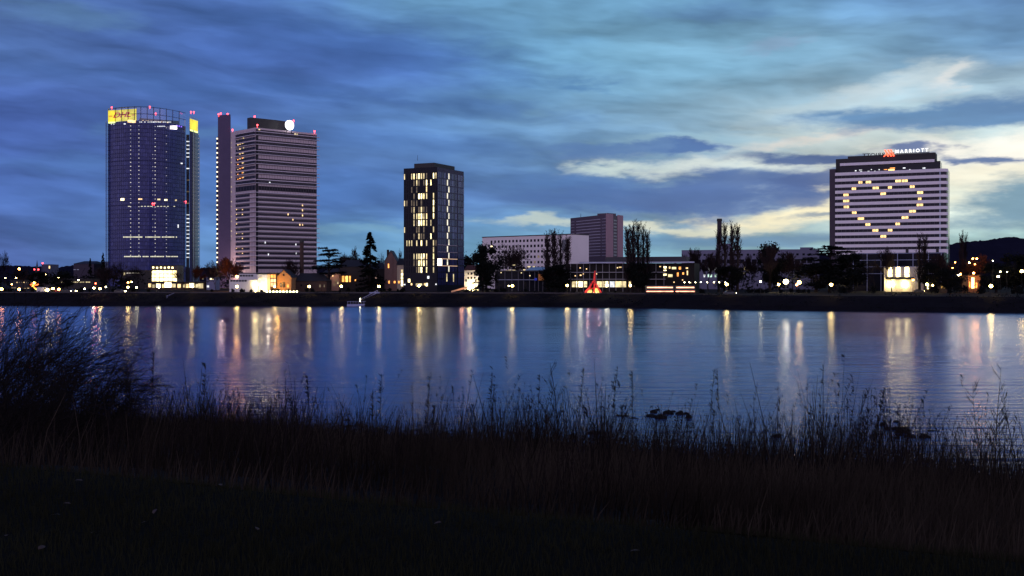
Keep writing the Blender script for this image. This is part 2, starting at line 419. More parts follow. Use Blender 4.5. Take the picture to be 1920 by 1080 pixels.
M_bank = mat('bank stone', (0.006, 0.006, 0.010), 0.95, 0.5, 0.5, bump=0.3, spec=0.1)
M_prom = mat('promenade paving', (0.02, 0.018, 0.018), 0.9, 0.3, 0.4)
M_ground = mat('city ground', (0.007, 0.007, 0.007), 0.95, 0.4, 0.05, spec=0.1)
strip('far_bank', [(-3, -1.0), (0.5, 0.1), (3, 1.4), (6, 2.8), (9, 4.1), (11, GZ)], M_bank, 0.4)
strip('promenade', [(11, GZ), (15, GZ)], M_prom)
strip('city_ground', [(15, GZ), (60, GZ), (300, GZ), (1200, GZ), (3000, GZ), (9000, GZ)], M_ground)
# hills on the horizon
M_hill = mat('wooded hill', (0.012, 0.013, 0.03), 1.0, 0.4, 0.02, spec=0.0)
def hill(pts, D, seed):
    rg = random.Random(seed); mb = MB(); prev = None
    for i in range(len(pts)-1):
        (a, ya), (c, yc) = pts[i], pts[i+1]
        n = max(2, int(abs(c-a)/3))
        for k in range(n):
            t = k/n; px = a+(c-a)*t; py = ya+(yc-ya)*t+rg.uniform(-1.1, 1.1)
            x, y = XY(px, D)
            cur = [(x, y-250, GZ-1), (x, y-120, GZ+0.55*(ZZ(py, D)-GZ)), (x, y, ZZ(py, D)), (x, y+350, GZ-1)]
            if prev:
                for j in range(3): mb.quad(prev[j], cur[j], cur[j+1], prev[j+1])
            prev = cur
    o = mb.build('hills', M_hill); o['kind'] = 'structure'
hill([(1560, 512), (1700, 478), (1776, 459), (1800, 454), (1850, 450), (1892, 444), (1925, 447), (2060, 440), (2300, 452), (2500, 480)], 2900, 1)
hill([(-500, 490), (0, 498), (60, 499), (110, 502), (130, 498), (200, 496), (400, 503), (620, 500), (800, 505), (1000, 508), (1300, 492), (1440, 478), (1500, 472), (1560, 478), (1640, 500)], 3400, 2)

# ------------------------------------------------------------------ near bank
def Ym(x): return min(14.0, max(3.2, 7.5-0.42*x))
def Ys(x): return min(84.0, max(46.0, 67-0.40*x))
def hnoise(x, y): return 0.5*(math.sin(x*0.7+1.3*math.sin(y*0.31))*math.cos(y*0.53+x*0.11)+0.5*math.sin(x*2.1+y*1.7)*math.sin(y*2.3-x*0.9))
def gz(x, y):
    m, s_ = Ym(x), Ys(x)
    if y <= m: return 8.35+0.03*hnoise(x*1.5, y*1.5)
    if y < s_-8:
        t = (y-m)/(s_-8-m); return 8.35*(1-t)+0.14*t+0.22*hnoise(x, y)*min(1, (y-m)/4)*(1-t)-0.25*math.sin(min(1, t*6)*math.pi)
    if y < s_+1: return 0.14-0.34*(y-(s_-8))/9+0.07*hnoise(x*2.2, y*2.2)
    return -0.2-0.12*(y-s_-1)
def grid(name, yfa, yfb, nx, ny, m):
    mb = MB()
    for i in range(nx+1):
        x = -75+150*i/nx
        for j in range(ny+1):
            y = yfa(x)+(yfb(x)-yfa(x))*j/ny
            mb.v.append((x, y, gz(x, y-1e-4)))
    for i in range(nx):
        for j in range(ny):
            a = i*(ny+1)+j; mb.f.append((a, a+ny+1, a+ny+2, a+1)); mb.mi.append(0)
    o = mb.build(name, m, smooth=True); o['kind'] = 'structure'
M_mead = mat('meadow soil', (0.006, 0.007, 0.005), 1.0, 0.5, 1.5, bump=0.4, spec=0.05)
M_slope = mat('bank soil', (0.004, 0.0035, 0.0035), 0.95, 0.5, 0.8, bump=0.4, spec=0.1)
grid('meadow', lambda x: -14.0, Ym, 150, 30, M_mead)
grid('bank_slope', Ym, lambda x: Ys(x)+14, 300, 160, M_slope)

# ================================================================== BUILDINGS
def base_at(px, D): x, y = XY(px, D); return (x, y, GZ)
def beacon(mb_name, p, parent, r=0.55, m=None):
    mb = MB(); mb.ball(p, r, 6, 4); mb.tube([(p[0], p[1], p[2]-1.6), (p[0], p[1], p[2]-r*0.6)], [0.12, 0.12], 4)
    return mb.build(mb_name, m or M_lampr, parent)

# ---------------- round glass tower with two curved shells
def glass_tower():
    t = thing('glass_office_tower', 'tall round glass tower with yellow lit roof signs and columns of small lights', 'tower', base_at(285, 868))
    gl = [mat('curtain glass %s' % k, c, 0.25, 0.35, 0.12, 0.0, 0.0, 0.25, (1, 1, 2.5)) for k, c in (('deep', (0.030, 0.038, 0.17)), ('mid', (0.038, 0.048, 0.20)), ('pale', (0.056, 0.068, 0.25)))]
    slab = mat('floor slab edge', (0.026, 0.030, 0.11), 0.5, spec=.2)
    white = mat('white tower steel', (0.45, 0.48, 0.55), 0.5)
    def arcD(px): # distance along the curved front
        q = (px-204)/144.0; return 868-62*q+83*q*q if q < 1.02 else 889
    pxs = [204+i*4.0 for i in range(37)]
    front = [XY(p, arcD(p)) for p in pxs]
    ztop = 138.0; n = 41; ph = (ztop-GZ)/n
    mb = MB()
    for i in range(len(front)-1):
        a, c = front[i], front[i+1]; nx, ny = (c[1]-a[1]), -(c[0]-a[0]); L = math.hypot(nx, ny); nx /= L; ny /= L
        for k in range(n):
            z0 = GZ+k*ph
            tall = 0.9 if k in (9, 20, 31) else 0.42
            mi = rnd.choice((0, 0, 1, 1, 1, 2))
            mb.quad((a[0], a[1], z0+tall), (c[0], c[1], z0+tall), (c[0], c[1], z0+ph), (a[0], a[1], z0+ph), mi)
            mb.quad((a[0]+nx*.15, a[1]+ny*.15, z0), (c[0]+nx*.15, c[1]+ny*.15, z0), (c[0]+nx*.15, c[1]+ny*.15, z0+tall), (a[0]+nx*.15, a[1]+ny*.15, z0+tall), 3)
        ox, oy = a[0]+nx*.22, a[1]+ny*.22
        mb.obox((ox-0.05, oy-0.05, GZ), (0.10, 0, 0), (0, 0.10, 0), (0, 0, ztop-GZ), 3)
    mb.build('curved_facade', gl+[slab], t)
    back = [XY(348, 889.4), XY(345, 925), XY(300, 945), XY(235, 940), XY(204.5, 905)]
    mb = MB(); mb.prism([XY(204.3, 868.6)]+back[::-1], GZ, ztop-0.2); mb.build('rear_wall', slab, t)
    # the second shell and the lit slot between the two
    mb = MB(); mb.prism([XY(349, 902), XY(355, 902), XY(355, 925), XY(349, 925)], GZ, 133)
    mb.build('atrium_core', mat('atrium wall', (0.16, 0.17, 0.24), 0.5, 0.4, 0.3), t)
    sh = [XY(355.5, 892), XY(360, 894), XY(366, 900), XY(371, 910), XY(373, 925)]
    mb = MB()
    for i in range(len(sh)-1):
        a, c = sh[i], sh[i+1]
        for k in range(n):
            z0 = GZ+k*ph
            if z0+ph > 135: break
            mb.quad((a[0], a[1], z0+.4), (c[0], c[1], z0+.4), (c[0], c[1], z0+ph), (a[0], a[1], z0+ph), 0)
            mb.quad((a[0], a[1], z0), (c[0], c[1], z0), (c[0], c[1], z0+.4), (a[0], a[1], z0+.4), 1)
    o = mb.build('rear_shell', [mat('shell glass', (0.022, 0.026, 0.10), 0.25, spec=.2), slab], t)
    mb = MB(); mb.prism([XY(355.6, 893)]+sh[1:]+[XY(356, 930)], 134.6, 135.4); mb.build('shell_roof', slab, t)
    for k in range(7, 38):       # landings crossing the slot
        z = GZ+k*ph
        if 17 < k < 34 and k % 3: continue
        m = M_winl if k < 20 or k > 27 else M_wind
        mb = MB(); mb.obox((*XY(349.5, 897), z+1.2), Vector((*XY(354.5, 897), 0))-Vector((*XY(349.5, 897), 0)), (0, 1, 0), (0, 0, 0.7)); mb.build('bridge_light', m, t)
    # roof screen: posts and rails carrying glass
    mb = MB(); hi = 149.5
    for i in range(0, len(front)-1, 3):
        a = front[i]; mb.obox((a[0]-.2, a[1]-.2, ztop), (.4, 0, 0), (0, .4, 0), (0, 0, hi-ztop))
    for i in range(len(front)-1):
        for z in (ztop+5.5, hi-.4):
            mb.tube([(*front[i], z), (*front[i+1], z)], [0.2, 0.2], 4, cap=False)
    mb.build('roof_screen_frame', mat('screen steel', (0.05, 0.055, 0.09), 0.5), t)
    gm = bpy.data.materials.new('screen glass'); gm.use_nodes = True
    k = NB(gm.node_tree); gm.node_tree.nodes.clear()
    tr = k.n.new('ShaderNodeBsdfTransparent'); tr.inputs[0].default_value = (0.72, 0.78, 0.95, 1); gs = k.n.new('ShaderNodeBsdfGlossy'); gs.inputs['Roughness'].default_value = .15
    mx = k.n.new('ShaderNodeMixShader'); mx.inputs[0].default_value = .10; k.l.new(tr.outputs[0], mx.inputs[1]); k.l.new(gs.outputs[0], mx.inputs[2])
    ou = k.n.new('ShaderNodeOutputMaterial'); k.l.new(mx.outputs[0], ou.inputs[0]); MATS['screen glass'] = gm
    mb = MB()
    for i in range(len(front)-1):
        a, c = front[i], front[i+1]; mb.quad((a[0], a[1]+.4, ztop), (c[0], c[1]+.4, ztop), (c[0], c[1]+.4, hi-1), (a[0], a[1]+.4, hi-1))
    mb.build('roof_screen_glass', gm, t)
    mb = MB(); mb.prism([XY(262, 876), XY(335, 892), XY(330, 930), XY(255, 925)], ztop-.2, ztop+5.0); mb.build('roof_storey', slab, t)
    for px, w in ((268, 2), (275, 5), (283, 3), (289, 5), (296, 3), (303, 2), (314, 2)):
        D = 876+(px-262)*16/73.0-.6; x, y = XY(px, D); mb = MB(); mb.box(x-w/3, x+w/3, y-.2, y, ztop+1.2, ztop+3.2); mb.build('lit_window', M_winw, t)
    # glass blades standing free at both edges
    for px, D, zt in ((199.5, 869, 139), (203.2, 868, 139), (363.5, 896, 136), (374.3, 927, 134)):
        x, y = XY(px, D); mb = MB(); mb.box(x-.10, x+.10, y-1.2, y+.0, GZ, zt)
        if px < 201:
            for k in range(4, n): mb.box(x-.5, x+1.9, y-.9, y-.7, GZ+k*ph, GZ+k*ph+.16)
        mb.build('edge_blade', mat('blade glass', (0.12, 0.16, 0.30), 0.2), t)
    # columns of corridor lights
    def dot(px, k, w, m, name='corridor_light', mb=None):
        D = arcD(px) if px < 349 else 908; x, y = XY(px, D-0.35); z = GZ+k*ph+ph*0.62
        own = mb is None
        if own: mb = MB()
        mb.box(x-w/2, x+w/2, y-.15, y, z, z+.55)
        if own: mb.build(name, m, t)
    for px in (245, 260.5, 291):
        for k in range(7, 40): dot(px, k, rnd.uniform(.45, .8), glow('corridor lamp', (1, .93, .82), .95) if rnd.random() < .7 else glow('weak corridor lamp', (.9, .9, 1), .45))
    mb = MB()
    for k in range(7, 40):
        if k % 2 or k < 20: dot(312, k, .7, None, mb=mb)
        if 12 < k < 33 and k % 3: dot(286.5, k, .6, None, mb=mb)
        dot(372.5, k, .5, None, mb=mb)
    o = mb.build('corridor_light', glow('faint corridor lamp', (.95, .9, 1), .4), t); o['kind'] = 'stuff'
    def row(py, px0, px1, step, m, h=.9, p=.85, name='lit_window'):
        px = px0
        while px < px1:
            if rnd.random() < p:
                D = arcD(px); x, y = XY(px, D-.4); z = ZZ(py, D); mb = MB(); w = step*.36*rnd.uniform(.6, 1.1)
                mb.box(x-w/2, x+w/2, y-.15, y, z-h/2, z+h/2); mb.build(name, m, t)
            px += step
    row(444.5, 232, 333, 2.6, glow('office floor lights', (1, .95, .68), .9)); row(481, 234, 333, 2.9, MATS['office floor lights'], .8)
    row(387, 236, 330, 6, MATS['office floor lights'], .5, .7)
    row(229, 262, 322, 3.2, M_winl, .6, .8); row(237, 293, 312, 3, M_winl, .7, .9)
    for py, px, w, h, m in ((374, 230, 3.2, 1.8, M_winb), (373.5, 263, 3, 1, M_winw), (374, 297, 3, 1.2, M_winc), (375, 310, 3.2, 1.2, M_winb), (375.5, 329, 2.2, 1.2, M_winc), (424, 334, 1, 2.6, M_winl), (306.5, 339.5, 2.6, 1.0, M_winl),
                            (227.5, 244, 4, 2.2, M_winw), (228, 251, 3, 2, M_winw), (233, 209, .8, .8, M_winl), (233, 213.5, .8, .8, M_winl), (232.5, 234, 1.6, .8, M_winl)):
        D = arcD(px); x, y = XY(px, D-.45); z = ZZ(py, D); mb = MB(); mb.box(x-w/2, x+w/2, y-.15, y, z-h/2, z+h/2); mb.build('lit_window', m, t)
    x, y = XY(320, arcD(320)-.5); z = ZZ(239.3, arcD(320)); mb = MB(); mb.box(x-5.2, x+5.2, y-.1, y+.1, z-1.4, z+1.5); mb.build('sky_lounge_window', glow('lounge white', (1, .9, .92), 2.6, .5, .25), t)
    for px in (332, 336, 340): x, y = XY(px, arcD(px)-.5); mb = MB(); mb.box(x-.5, x+.5, y-.1, y+.1, ZZ(238, 885)-.5, ZZ(238, 885)+.5); mb.build('violet_light', glow('violet lamp', (.25, .12, 1), 1.6), t)
    for py, px in ((382, 286), (382, 289)): x, y = XY(px, arcD(px)-.6); z = ZZ(py, arcD(px)); beacon('red_light', (x, y, z), t, .6)
    x, y = XY(348.5, 888); beacon('red_light', (x, y, ZZ(378, 888)), t, .6)
    for px, py in ((209.5, 201.5), (281, 200.5), (358, 210), (363.5, 210), (292, 213)):
        D = arcD(px)+(8 if px == 292 else 0); beacon('beacon', (*XY(px, D-.3), ZZ(py, D)), t, .65)
    return t
glass_tower()
def yellow_sign(name, label, p0, p1, z0, z1, word=None):
    f = Face(p0, p1); s = thing(name, label, 'sign', (p0[0], p0[1], z0))
    mb = MB(); f.box(mb, 0, f.L, z0, z1, 0, .5)
    mb.build('panel', glow('lit yellow panel', (1.0, 0.80, 0.02), 1.0, 0.3, 0.15), s)
    mb = MB(); f.box(mb, 0.5, f.L-.5, z0-1.2, z0-.05, 0.1, .8); mb.build('lower_glow_strip', glow('sign edge glow', (.85, 1, .35), 1.5), s)  # added glow strip mimicking the sign's paler lower edge
    mb = MB()
    for sv in (-.3, f.L+.1): f.box(mb, sv, sv+.25, z0-1, z1+1.6, 0, .3)
    f.box(mb, -.3, f.L+.35, z1+1.3, z1+1.6, 0, .3)
    mb.build('frame', mat('sign frame', (.5, .55, .3), .5), s)
    if word:
        letters('lettering', word, f.L*.64, 4.2, f.pt(f.L*.18, z0+3.0, .56), f.d, UP, f.n, glow('sign red', (.75, .01, .01), .75), s, shear=.35, ext=.05, bold=.03)
        mb = MB()
        for zz in (z0+3.9, z0+4.6):
            f.box(mb, f.L*.03, f.L*.15, zz, zz+.35, .5, .56); f.box(mb, f.L*.84, f.L*.97, zz, zz+.35, .5, .56)
        mb.build('stripes', MATS['sign red'], s)
    return s
yellow_sign('rooftop_sign', 'yellow glowing sign with red slanted letters on the round glass tower', XY(203.5, 866.5), XY(256, 857.5), 138.3, 147.6, 'DHL')
yellow_sign('rooftop_sign', 'narrow yellow glowing sign without letters on the right edge of the round tower', XY(355.5, 890), XY(370, 905), 135.8, 144.8)

# ---------------- ribbed slab tower with black plant storey
def slab_tower():
    t = thing('office_tower', 'tall pinkish ribbed slab tower with a separate windowless stair shaft', 'tower', base_at(483, 690))
    pink = mat('pale metal panel', (0.53, 0.43, 0.475), .55, .12, .4, stretch=(1, 1, .3))
    dim = mat('dark violet concrete', (0.085, 0.065, 0.14), .8, .15, .2)  # one even dark tone for the stair shaft
    ledge = mat('white ledge', (0.62, 0.58, 0.68), .5, .1)
    band = mat('window strip glass', (0.008, 0.008, 0.022), .2, .5, .6, 0, 0, .2)
    pc = XY(479.5, 680); pr = XY(594, 709); pl = XY(432.5, 702)
    fr = Face(pc, pr); fl = Face(pl, pc)
    zt = ZZ(239, 680); inr = Vector((-fr.n.x, -fr.n.y, 0))
    back = [(pr[0]+inr.x*26, pr[1]+inr.y*26), (pl[0]+8, pl[1]+34)]
    mb = MB(); mb.prism([pl, pc, pr]+back, GZ, zt); mb.build('body', pink, t)
    lo_rows = [360.5+9.15*i for i in range(16)]; up_rows = [248+18.05*i for i in range(6)]
    def zc(py): return ZZ(py, 680)
    # corner recess, dark
    mb = MB(); fr.box(mb, .05, 1.6, GZ+10, zt-1, .02, .12); mb.build('corner_strip', M_glass, t)
    for f, left in ((fr, False), (fl, True)):
        s0 = 1.6 if not left else fl.s(442); s1 = f.L-.1
        if left: s1 = fl.L-.2
        for py in lo_rows:
            mb = MB(); z = zc(py+4.4)
            if left: f.box(mb, s0, f.L*.76, z-.75, z+.75, .0, .10)
            else: f.box(mb, s0, s1, z-.75, z+.75, .0, .10)
            mb.build('window_band', band, t)
            mb = MB(); f.box(mb, (s0 if left else 0), s1+(0 if left else 1.6), zc(py)-.18, zc(py)+.18, .10, 1.5); mb.build('ledge', ledge, t)
        for py in up_rows:
            if left:
                mb = MB(); f.box(mb, s0, s1, zc(py+2)-.9, zc(py+2)+.9, 0, .1); mb.build('window_band', band, t)
                mb = MB(); f.box(mb, s0, s1, zc(py+11)-.9, zc(py+11)+.9, 0, .1); mb.build('window_band', band, t)
            else:
                mb = MB(); f.box(mb, s0, s1, zc(py+1.6)-.8, zc(py+1.6)+.8, 0, .1); mb.build('window_band', band, t)
                mb = MB(); f.box(mb, s0, s1, zc(py-4.3)-.35, zc(py-4.3)+.45, 0, .1); mb.build('dark_gap', M_glass, t)  # last strip is a dark glass line above the window band
            for q in (-1.6, 4.6):
                mb = MB(); f.box(mb, (s0 if left else 0), s1+(0 if left else 1.6), zc(py+q)-.16, zc(py+q)+.16, .10, 1.5); mb.build('ledge', ledge, t)
        mb = MB(); f.box(mb, s0, s1, zc(356), zc(348), .0, .12); mb.build('plant_floor', M_glass, t)
        # facade ribs
        mb = MB(); sv = s0+.4; 
        while sv < s1-.5:
            f.box(mb, sv-.05, sv+.05, GZ+8, zt-1, .10, .24); sv += 1.9
        mb.build('facade_ribs', mat('rib metal', (.22, .18, .24), .5), t)
    # lit rooms
    def lit(f, px, py, w, h, m, o=.14):
        sv = f.s(px); z = f.z(py, sv); mb = MB(); f.box(mb, sv-w/2, sv+w/2, z-h/2, z+h/2, o, o+.12); mb.build('lit_window', m, t)
    for px, py in ((553, 252), (557, 252.5)): lit(fr, px, py, .8, 1.5, M_winc)
    lit(fr, 505.5, 342, .9, .6, M_winl); lit(fr, 486, 243, 1, .6, M_winc)
    for px, py in ((567, 385), (567, 394.5), (567, 404), (540, 402), (549, 412), (562, 421.5), (567, 421.5)): lit(fr, px, py, .55, 1.1, M_winw)
    for px, py in ((554.5, 458.5), (503, 477), (497, 455), (555, 475)): lit(fr, px, py, .6, 1.2, M_winl)
    for i, py in enumerate([260+9.2*k for k in range(9)]):
        for j, px in enumerate((446.5, 450.5, 455)): 
            if rnd.random() < .85: lit(fl, px, py+2.5-j*1.4, 1.3, .45, (M_wino if rnd.random() < .55 else M_winw) if i > 3 else (M_winw if rnd.random() < .6 else M_wind))
        lit(fl, 457, py-1, .7, .7, M_winc)
    for py in (393, 402, 411, 420, 429, 438, 447, 466, 475): 
        for px in (444, 449, 455): 
            if rnd.random() < .75: lit(fl, px, py, .9 if px != 449 else 1.6, .5, M_winw if px != 449 else M_wind)
    for i in range(22):
        lit(fl, 434.2, 258.5+9.2*i, .7, .5, M_winc if i % 3 else M_wind, .1)
    # roof storey and equipment
    mb = MB(); q0 = XY(463.5, 690); q1 = XY(470, 687); q2 = XY(520, 699); q3 = XY(541, 706)
    mb.prism([q0, q1, q2, q3, XY(541, 722), XY(463.5, 712)], zt, ZZ(220.5, 688)); mb.build('roof_storey', M_dark, t)
    mb = MB(); mb.prism([XY(440, 702), XY(463.3, 692), XY(463.3, 712), XY(445, 715)], zt, ZZ(244.5, 698)); mb.build('roof_parapet', M_dark, t)
    # separate stair shaft
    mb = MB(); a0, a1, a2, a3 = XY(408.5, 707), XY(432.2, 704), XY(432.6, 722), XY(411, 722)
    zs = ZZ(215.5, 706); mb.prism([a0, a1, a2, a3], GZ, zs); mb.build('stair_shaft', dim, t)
    point('shaft_city_glow', (*XY(416, 690), 14), 9000, (1, .62, .5), t)  # added warm light in place of city lamps shining up from below
    mb = MB(); fs = Face(XY(405.8, 716), XY(408.2, 708)); fs.box(mb, 0, fs.L, GZ, zs-14, -1.5, 0); mb.build('glazed_edge', M_glass, t)
    for i in range(28):
        z = zs-16-i*3.15
        if z < 20: break
        mb = MB(); x, y = XY(407.2, 707); mb.box(x-.45, x+.45, y-.3, y, z, z+.9); mb.build('stair_light', glow('stairwell lamp', (1, .82, .55), 2.2), t)
    for px, py, D in ((410, 214.3, 706.6), (413.8, 212.8, 715), (427, 213.8, 705), (436, 243.5, 702), (477.5, 218.5, 690), (482.5, 234.5, 681), (550.5, 226.5, 706), (589.8, 246.3, 707)):
        beacon('beacon', (*XY(px, D), ZZ(py, D)), t, .6)
    return t
slab_tower()
s = thing('round_sign', 'glowing white disc sign on the roof of the ribbed slab tower', 'sign', (*XY(543, 694), ZZ(244, 694)))
mb = MB(); f = Face(XY(533, 691), XY(552, 697)); cc = f.pt(f.L/2, ZZ(234.8, 694), .6)
pts = [cc+(f.d*math.cos(a)+UP*math.sin(a))*3.15 for a in [2*math.pi*k/28 for k in range(28)]]
i0 = len(mb.v); mb.v += [tuple(p) for p in pts]+[tuple(p-f.n*.8) for p in pts]; mb.f.append(tuple(range(28))); mb.mi.append(0); mb.f.append(tuple(range(55, 27, -1))); mb.mi.append(0)
for k in range(28): mb.f.append((k, 28+k, 28+(k+1) % 28, (k+1) % 28)); mb.mi.append(0)
mb.build('disc', glow('disc white', (1, .97, 1), 4.0), s)
mb = MB(); f.box(mb, f.L/2-2, f.L/2-1.7, ZZ(244, 694)-3, ZZ(240, 694), -.6, -.3); f.box(mb, f.L/2+1.7, f.L/2+2, ZZ(244, 694)-3, ZZ(240, 694), -.6, -.3); mb.build('support', M_dark, s)

# ---------------- dark office block with a grid of narrow windows
def dark_tower():
    t = thing('office_tower', 'dark square glass tower with scattered yellow lit windows', 'tower', base_at(820, 485))
    body = mat('black cladding', (0.008, 0.009, 0.020), .4, .3, .5, spec=.12)
    side = mat('dark bluish cladding', (0.040, 0.030, 0.075), .4, .3, .5, spec=.15)
    pl, pc, pr = XY(757, 487), XY(819.5, 480), XY(869.5, 501)
    fl, fr = Face(pl, pc), Face(pc, pr); zt = ZZ(313, 480)
    mb = MB(); mb.prism([pl, pc, pr, XY(812, 520)], GZ, zt); mb.build('body', body, t)
    mb = MB(); mb.prism([XY(776.5, 488), XY(814, 483.5), XY(852.5, 500), XY(812, 512)], zt, ZZ(305.2, 484)); mb.build('roof_storey', M_dark, t)
    mb = MB(); x, y = XY(783, 490); mb.tube([(x, y, zt+4), (x, y, zt+6.5)], [.1, .06], 4); mb.build('aerial', M_dark, t)
    mb = MB(); fr.box(mb, .05, fr.L-.05, GZ+16, zt-.1, .0, .06); mb.build('side_cladding', side, t)
    cx = [220, 255, 290, 325, 358, 398, 430, 465, 500, 540, 602, 640, 675]
    rows = ["L..odDd.....LO", ""]
    pat = ["2..1.3" + "", ]
    lv = {0: {0: 2, 3: 2, 4: 3, 5: 2, 6: 3, 7: 2, 8: 2, 9: 1, 11: 4, 12: 2}, 1: {4: 1, 5: 2, 6: 1, 8: 1, 9: 4, 10: 3}, 2: {3: 1, 5: 1, 9: 5}, 3: {4: 1, 6: 4, 7: 4, 8: 3, 9: 2, 11: 2},
          4: {0: 2, 1: 1, 3: 1, 4: 1, 5: 1, 7: 1, 11: 4}, 5: {3: 1, 4: 2, 6: 1, 7: 2, 8: 1, 9: 1, 11: 3}, 6: {4: 2, 5: 2, 6: 3, 7: 4, 8: 2, 9: 5, 11: 3}, 7: {4: 2, 5: 1, 6: 4, 7: 4, 8: 3, 9: 2, 10: 2},
          8: {0: 2, 5: 1, 6: 1, 8: 1, 11: 2}, 9: {4: 1, 6: 2, 7: 1, 8: 1, 10: 4}, 10: {1: 2, 2: 2, 3: 2, 5: 2, 7: 3, 9: 2, 11: 2, 12: 1}, 11: {11: 2}, 12: {4: 2, 5: 2, 6: 2, 7: 4, 8: 4, 9: 5, 11: 3},
          13: {4: 1, 5: 1, 6: 3, 7: 3, 8: 4, 9: 2, 11: 2}, 14: {5: 1, 6: 2, 7: 4, 9: 3, 11: 2}}
    ms = {1: M_wind, 2: M_winc, 3: glow('office pale yellow', (1, .80, .36), 2.4, .5, .5), 4: M_winb, 5: M_winw}
    dk = MB()
    for r in range(15):
        z = ZZ(329+12.63*r, 480)
        for c in range(13):
            sv = fl.s(730+cx[c]*170/1311.0); w = .47 if c not in (6, 7) else .66; l = lv.get(r, {}).get(c, 0)
            mb = MB() if l else dk
            fl.box(mb, sv-w/2, sv+w/2, z-1.25, z+1.25, .03, .12)
            if l: mb.build('lit_window', ms[l], t)
    o = dk.build('window', M_glass, t); o['kind'] = 'stuff'
    # river-side panes, the sky's reflection painted in as blue base tones
    cr = [712, 740, 770, 800, 838, 858, 885, 910, 930, 960, 1000, 1020, 1045, 1068]
    dk = MB(); rg = random.Random(5)
    refl = [mat('painted sky pane %s' % k, c, .2, .5, .35, 0, 0, .3) for k, c in (('deep', (.030, .036, .12)), ('mid', (.058, .070, .20)), ('pale', (.11, .13, .30)))]
    for r in range(17):
        for c in range(14):
            sv = fr.s(730+cr[c]*170/1311.0); z = ZZ(327+12.63*r, 480)
            if z < GZ+3: continue
            bright = (c == 4 and r % 2 == 1) or (c == 5 and r % 2 == 0)
            w = 1.15 if c not in (4, 5) else .8
            if bright and r < 15:
                mb = MB(); fr.box(mb, sv-w/2, sv+w/2, z-1.3, z+1.3, .07, .16); mb.build('lit_window', glow('stair pane', (1, .92, .72), 1.0, .4, .5), t)
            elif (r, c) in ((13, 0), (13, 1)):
                mb = MB(); fr.box(mb, sv-.9, sv+.9, z-1.5, z+1.5, .07, .16); mb.build('lit_window', glow('painted glare pane', (1, .86, .62), 9), t)  # glowing panes imitate a glaring reflection, no lit room
            else:
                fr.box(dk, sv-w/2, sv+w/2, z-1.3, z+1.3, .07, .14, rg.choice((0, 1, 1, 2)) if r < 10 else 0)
    for c in (8, 11, 12):
        pass
    o = dk.build('painted_sky_window', refl, t); o['kind'] = 'stuff'
    for r, m in ((10.45, 'pale'), (11.5, 'pale'), (12.5, 'warm'), (13.55, 'warm')):
        z = ZZ(327+12.63*r, 480); mb = MB(); fr.box(mb, .3, fr.L*.72, z-.12, z+.12, .16, .5); mb.build('lit_ledge', glow('ledge warm', (1, .62, .42), .8) if m == 'warm' else mat('pale ledge', (.4, .34, .42), .5), t)
    for px, py, h in ((837, 520.5, 3.6), (849.5, 521, 3.6)):
        sv = fr.s(px); z = fr.z(py, sv); mb = MB(); fr.box(mb, sv-.3, sv+.3, z-h/2, z+h/2, .2, .3); mb.build('lit_slot', M_winc, t)
    for px, py, w, h, m in ((767.5, 526, 1.1, 1.6, M_winb), (759, 533.5, .9, .6, M_winl), (786, 533.5, 3.2, 1.0, M_winc), (800.5, 533.5, 1, 1.4, M_winb), (772, 533, .7, .9, M_winw), (803.5, 520, 1, 1.2, M_winl), (818, 533, .6, .6, M_winl), (796.5, 533, .5, 1, M_winw)):
        sv = fl.s(px); z = fl.z(py, sv); mb = MB(); fl.box(mb, sv-w/2, sv+w/2, z-h/2, z+h/2, .2, .3); mb.build('lit_window', m, t)
dark_tower()

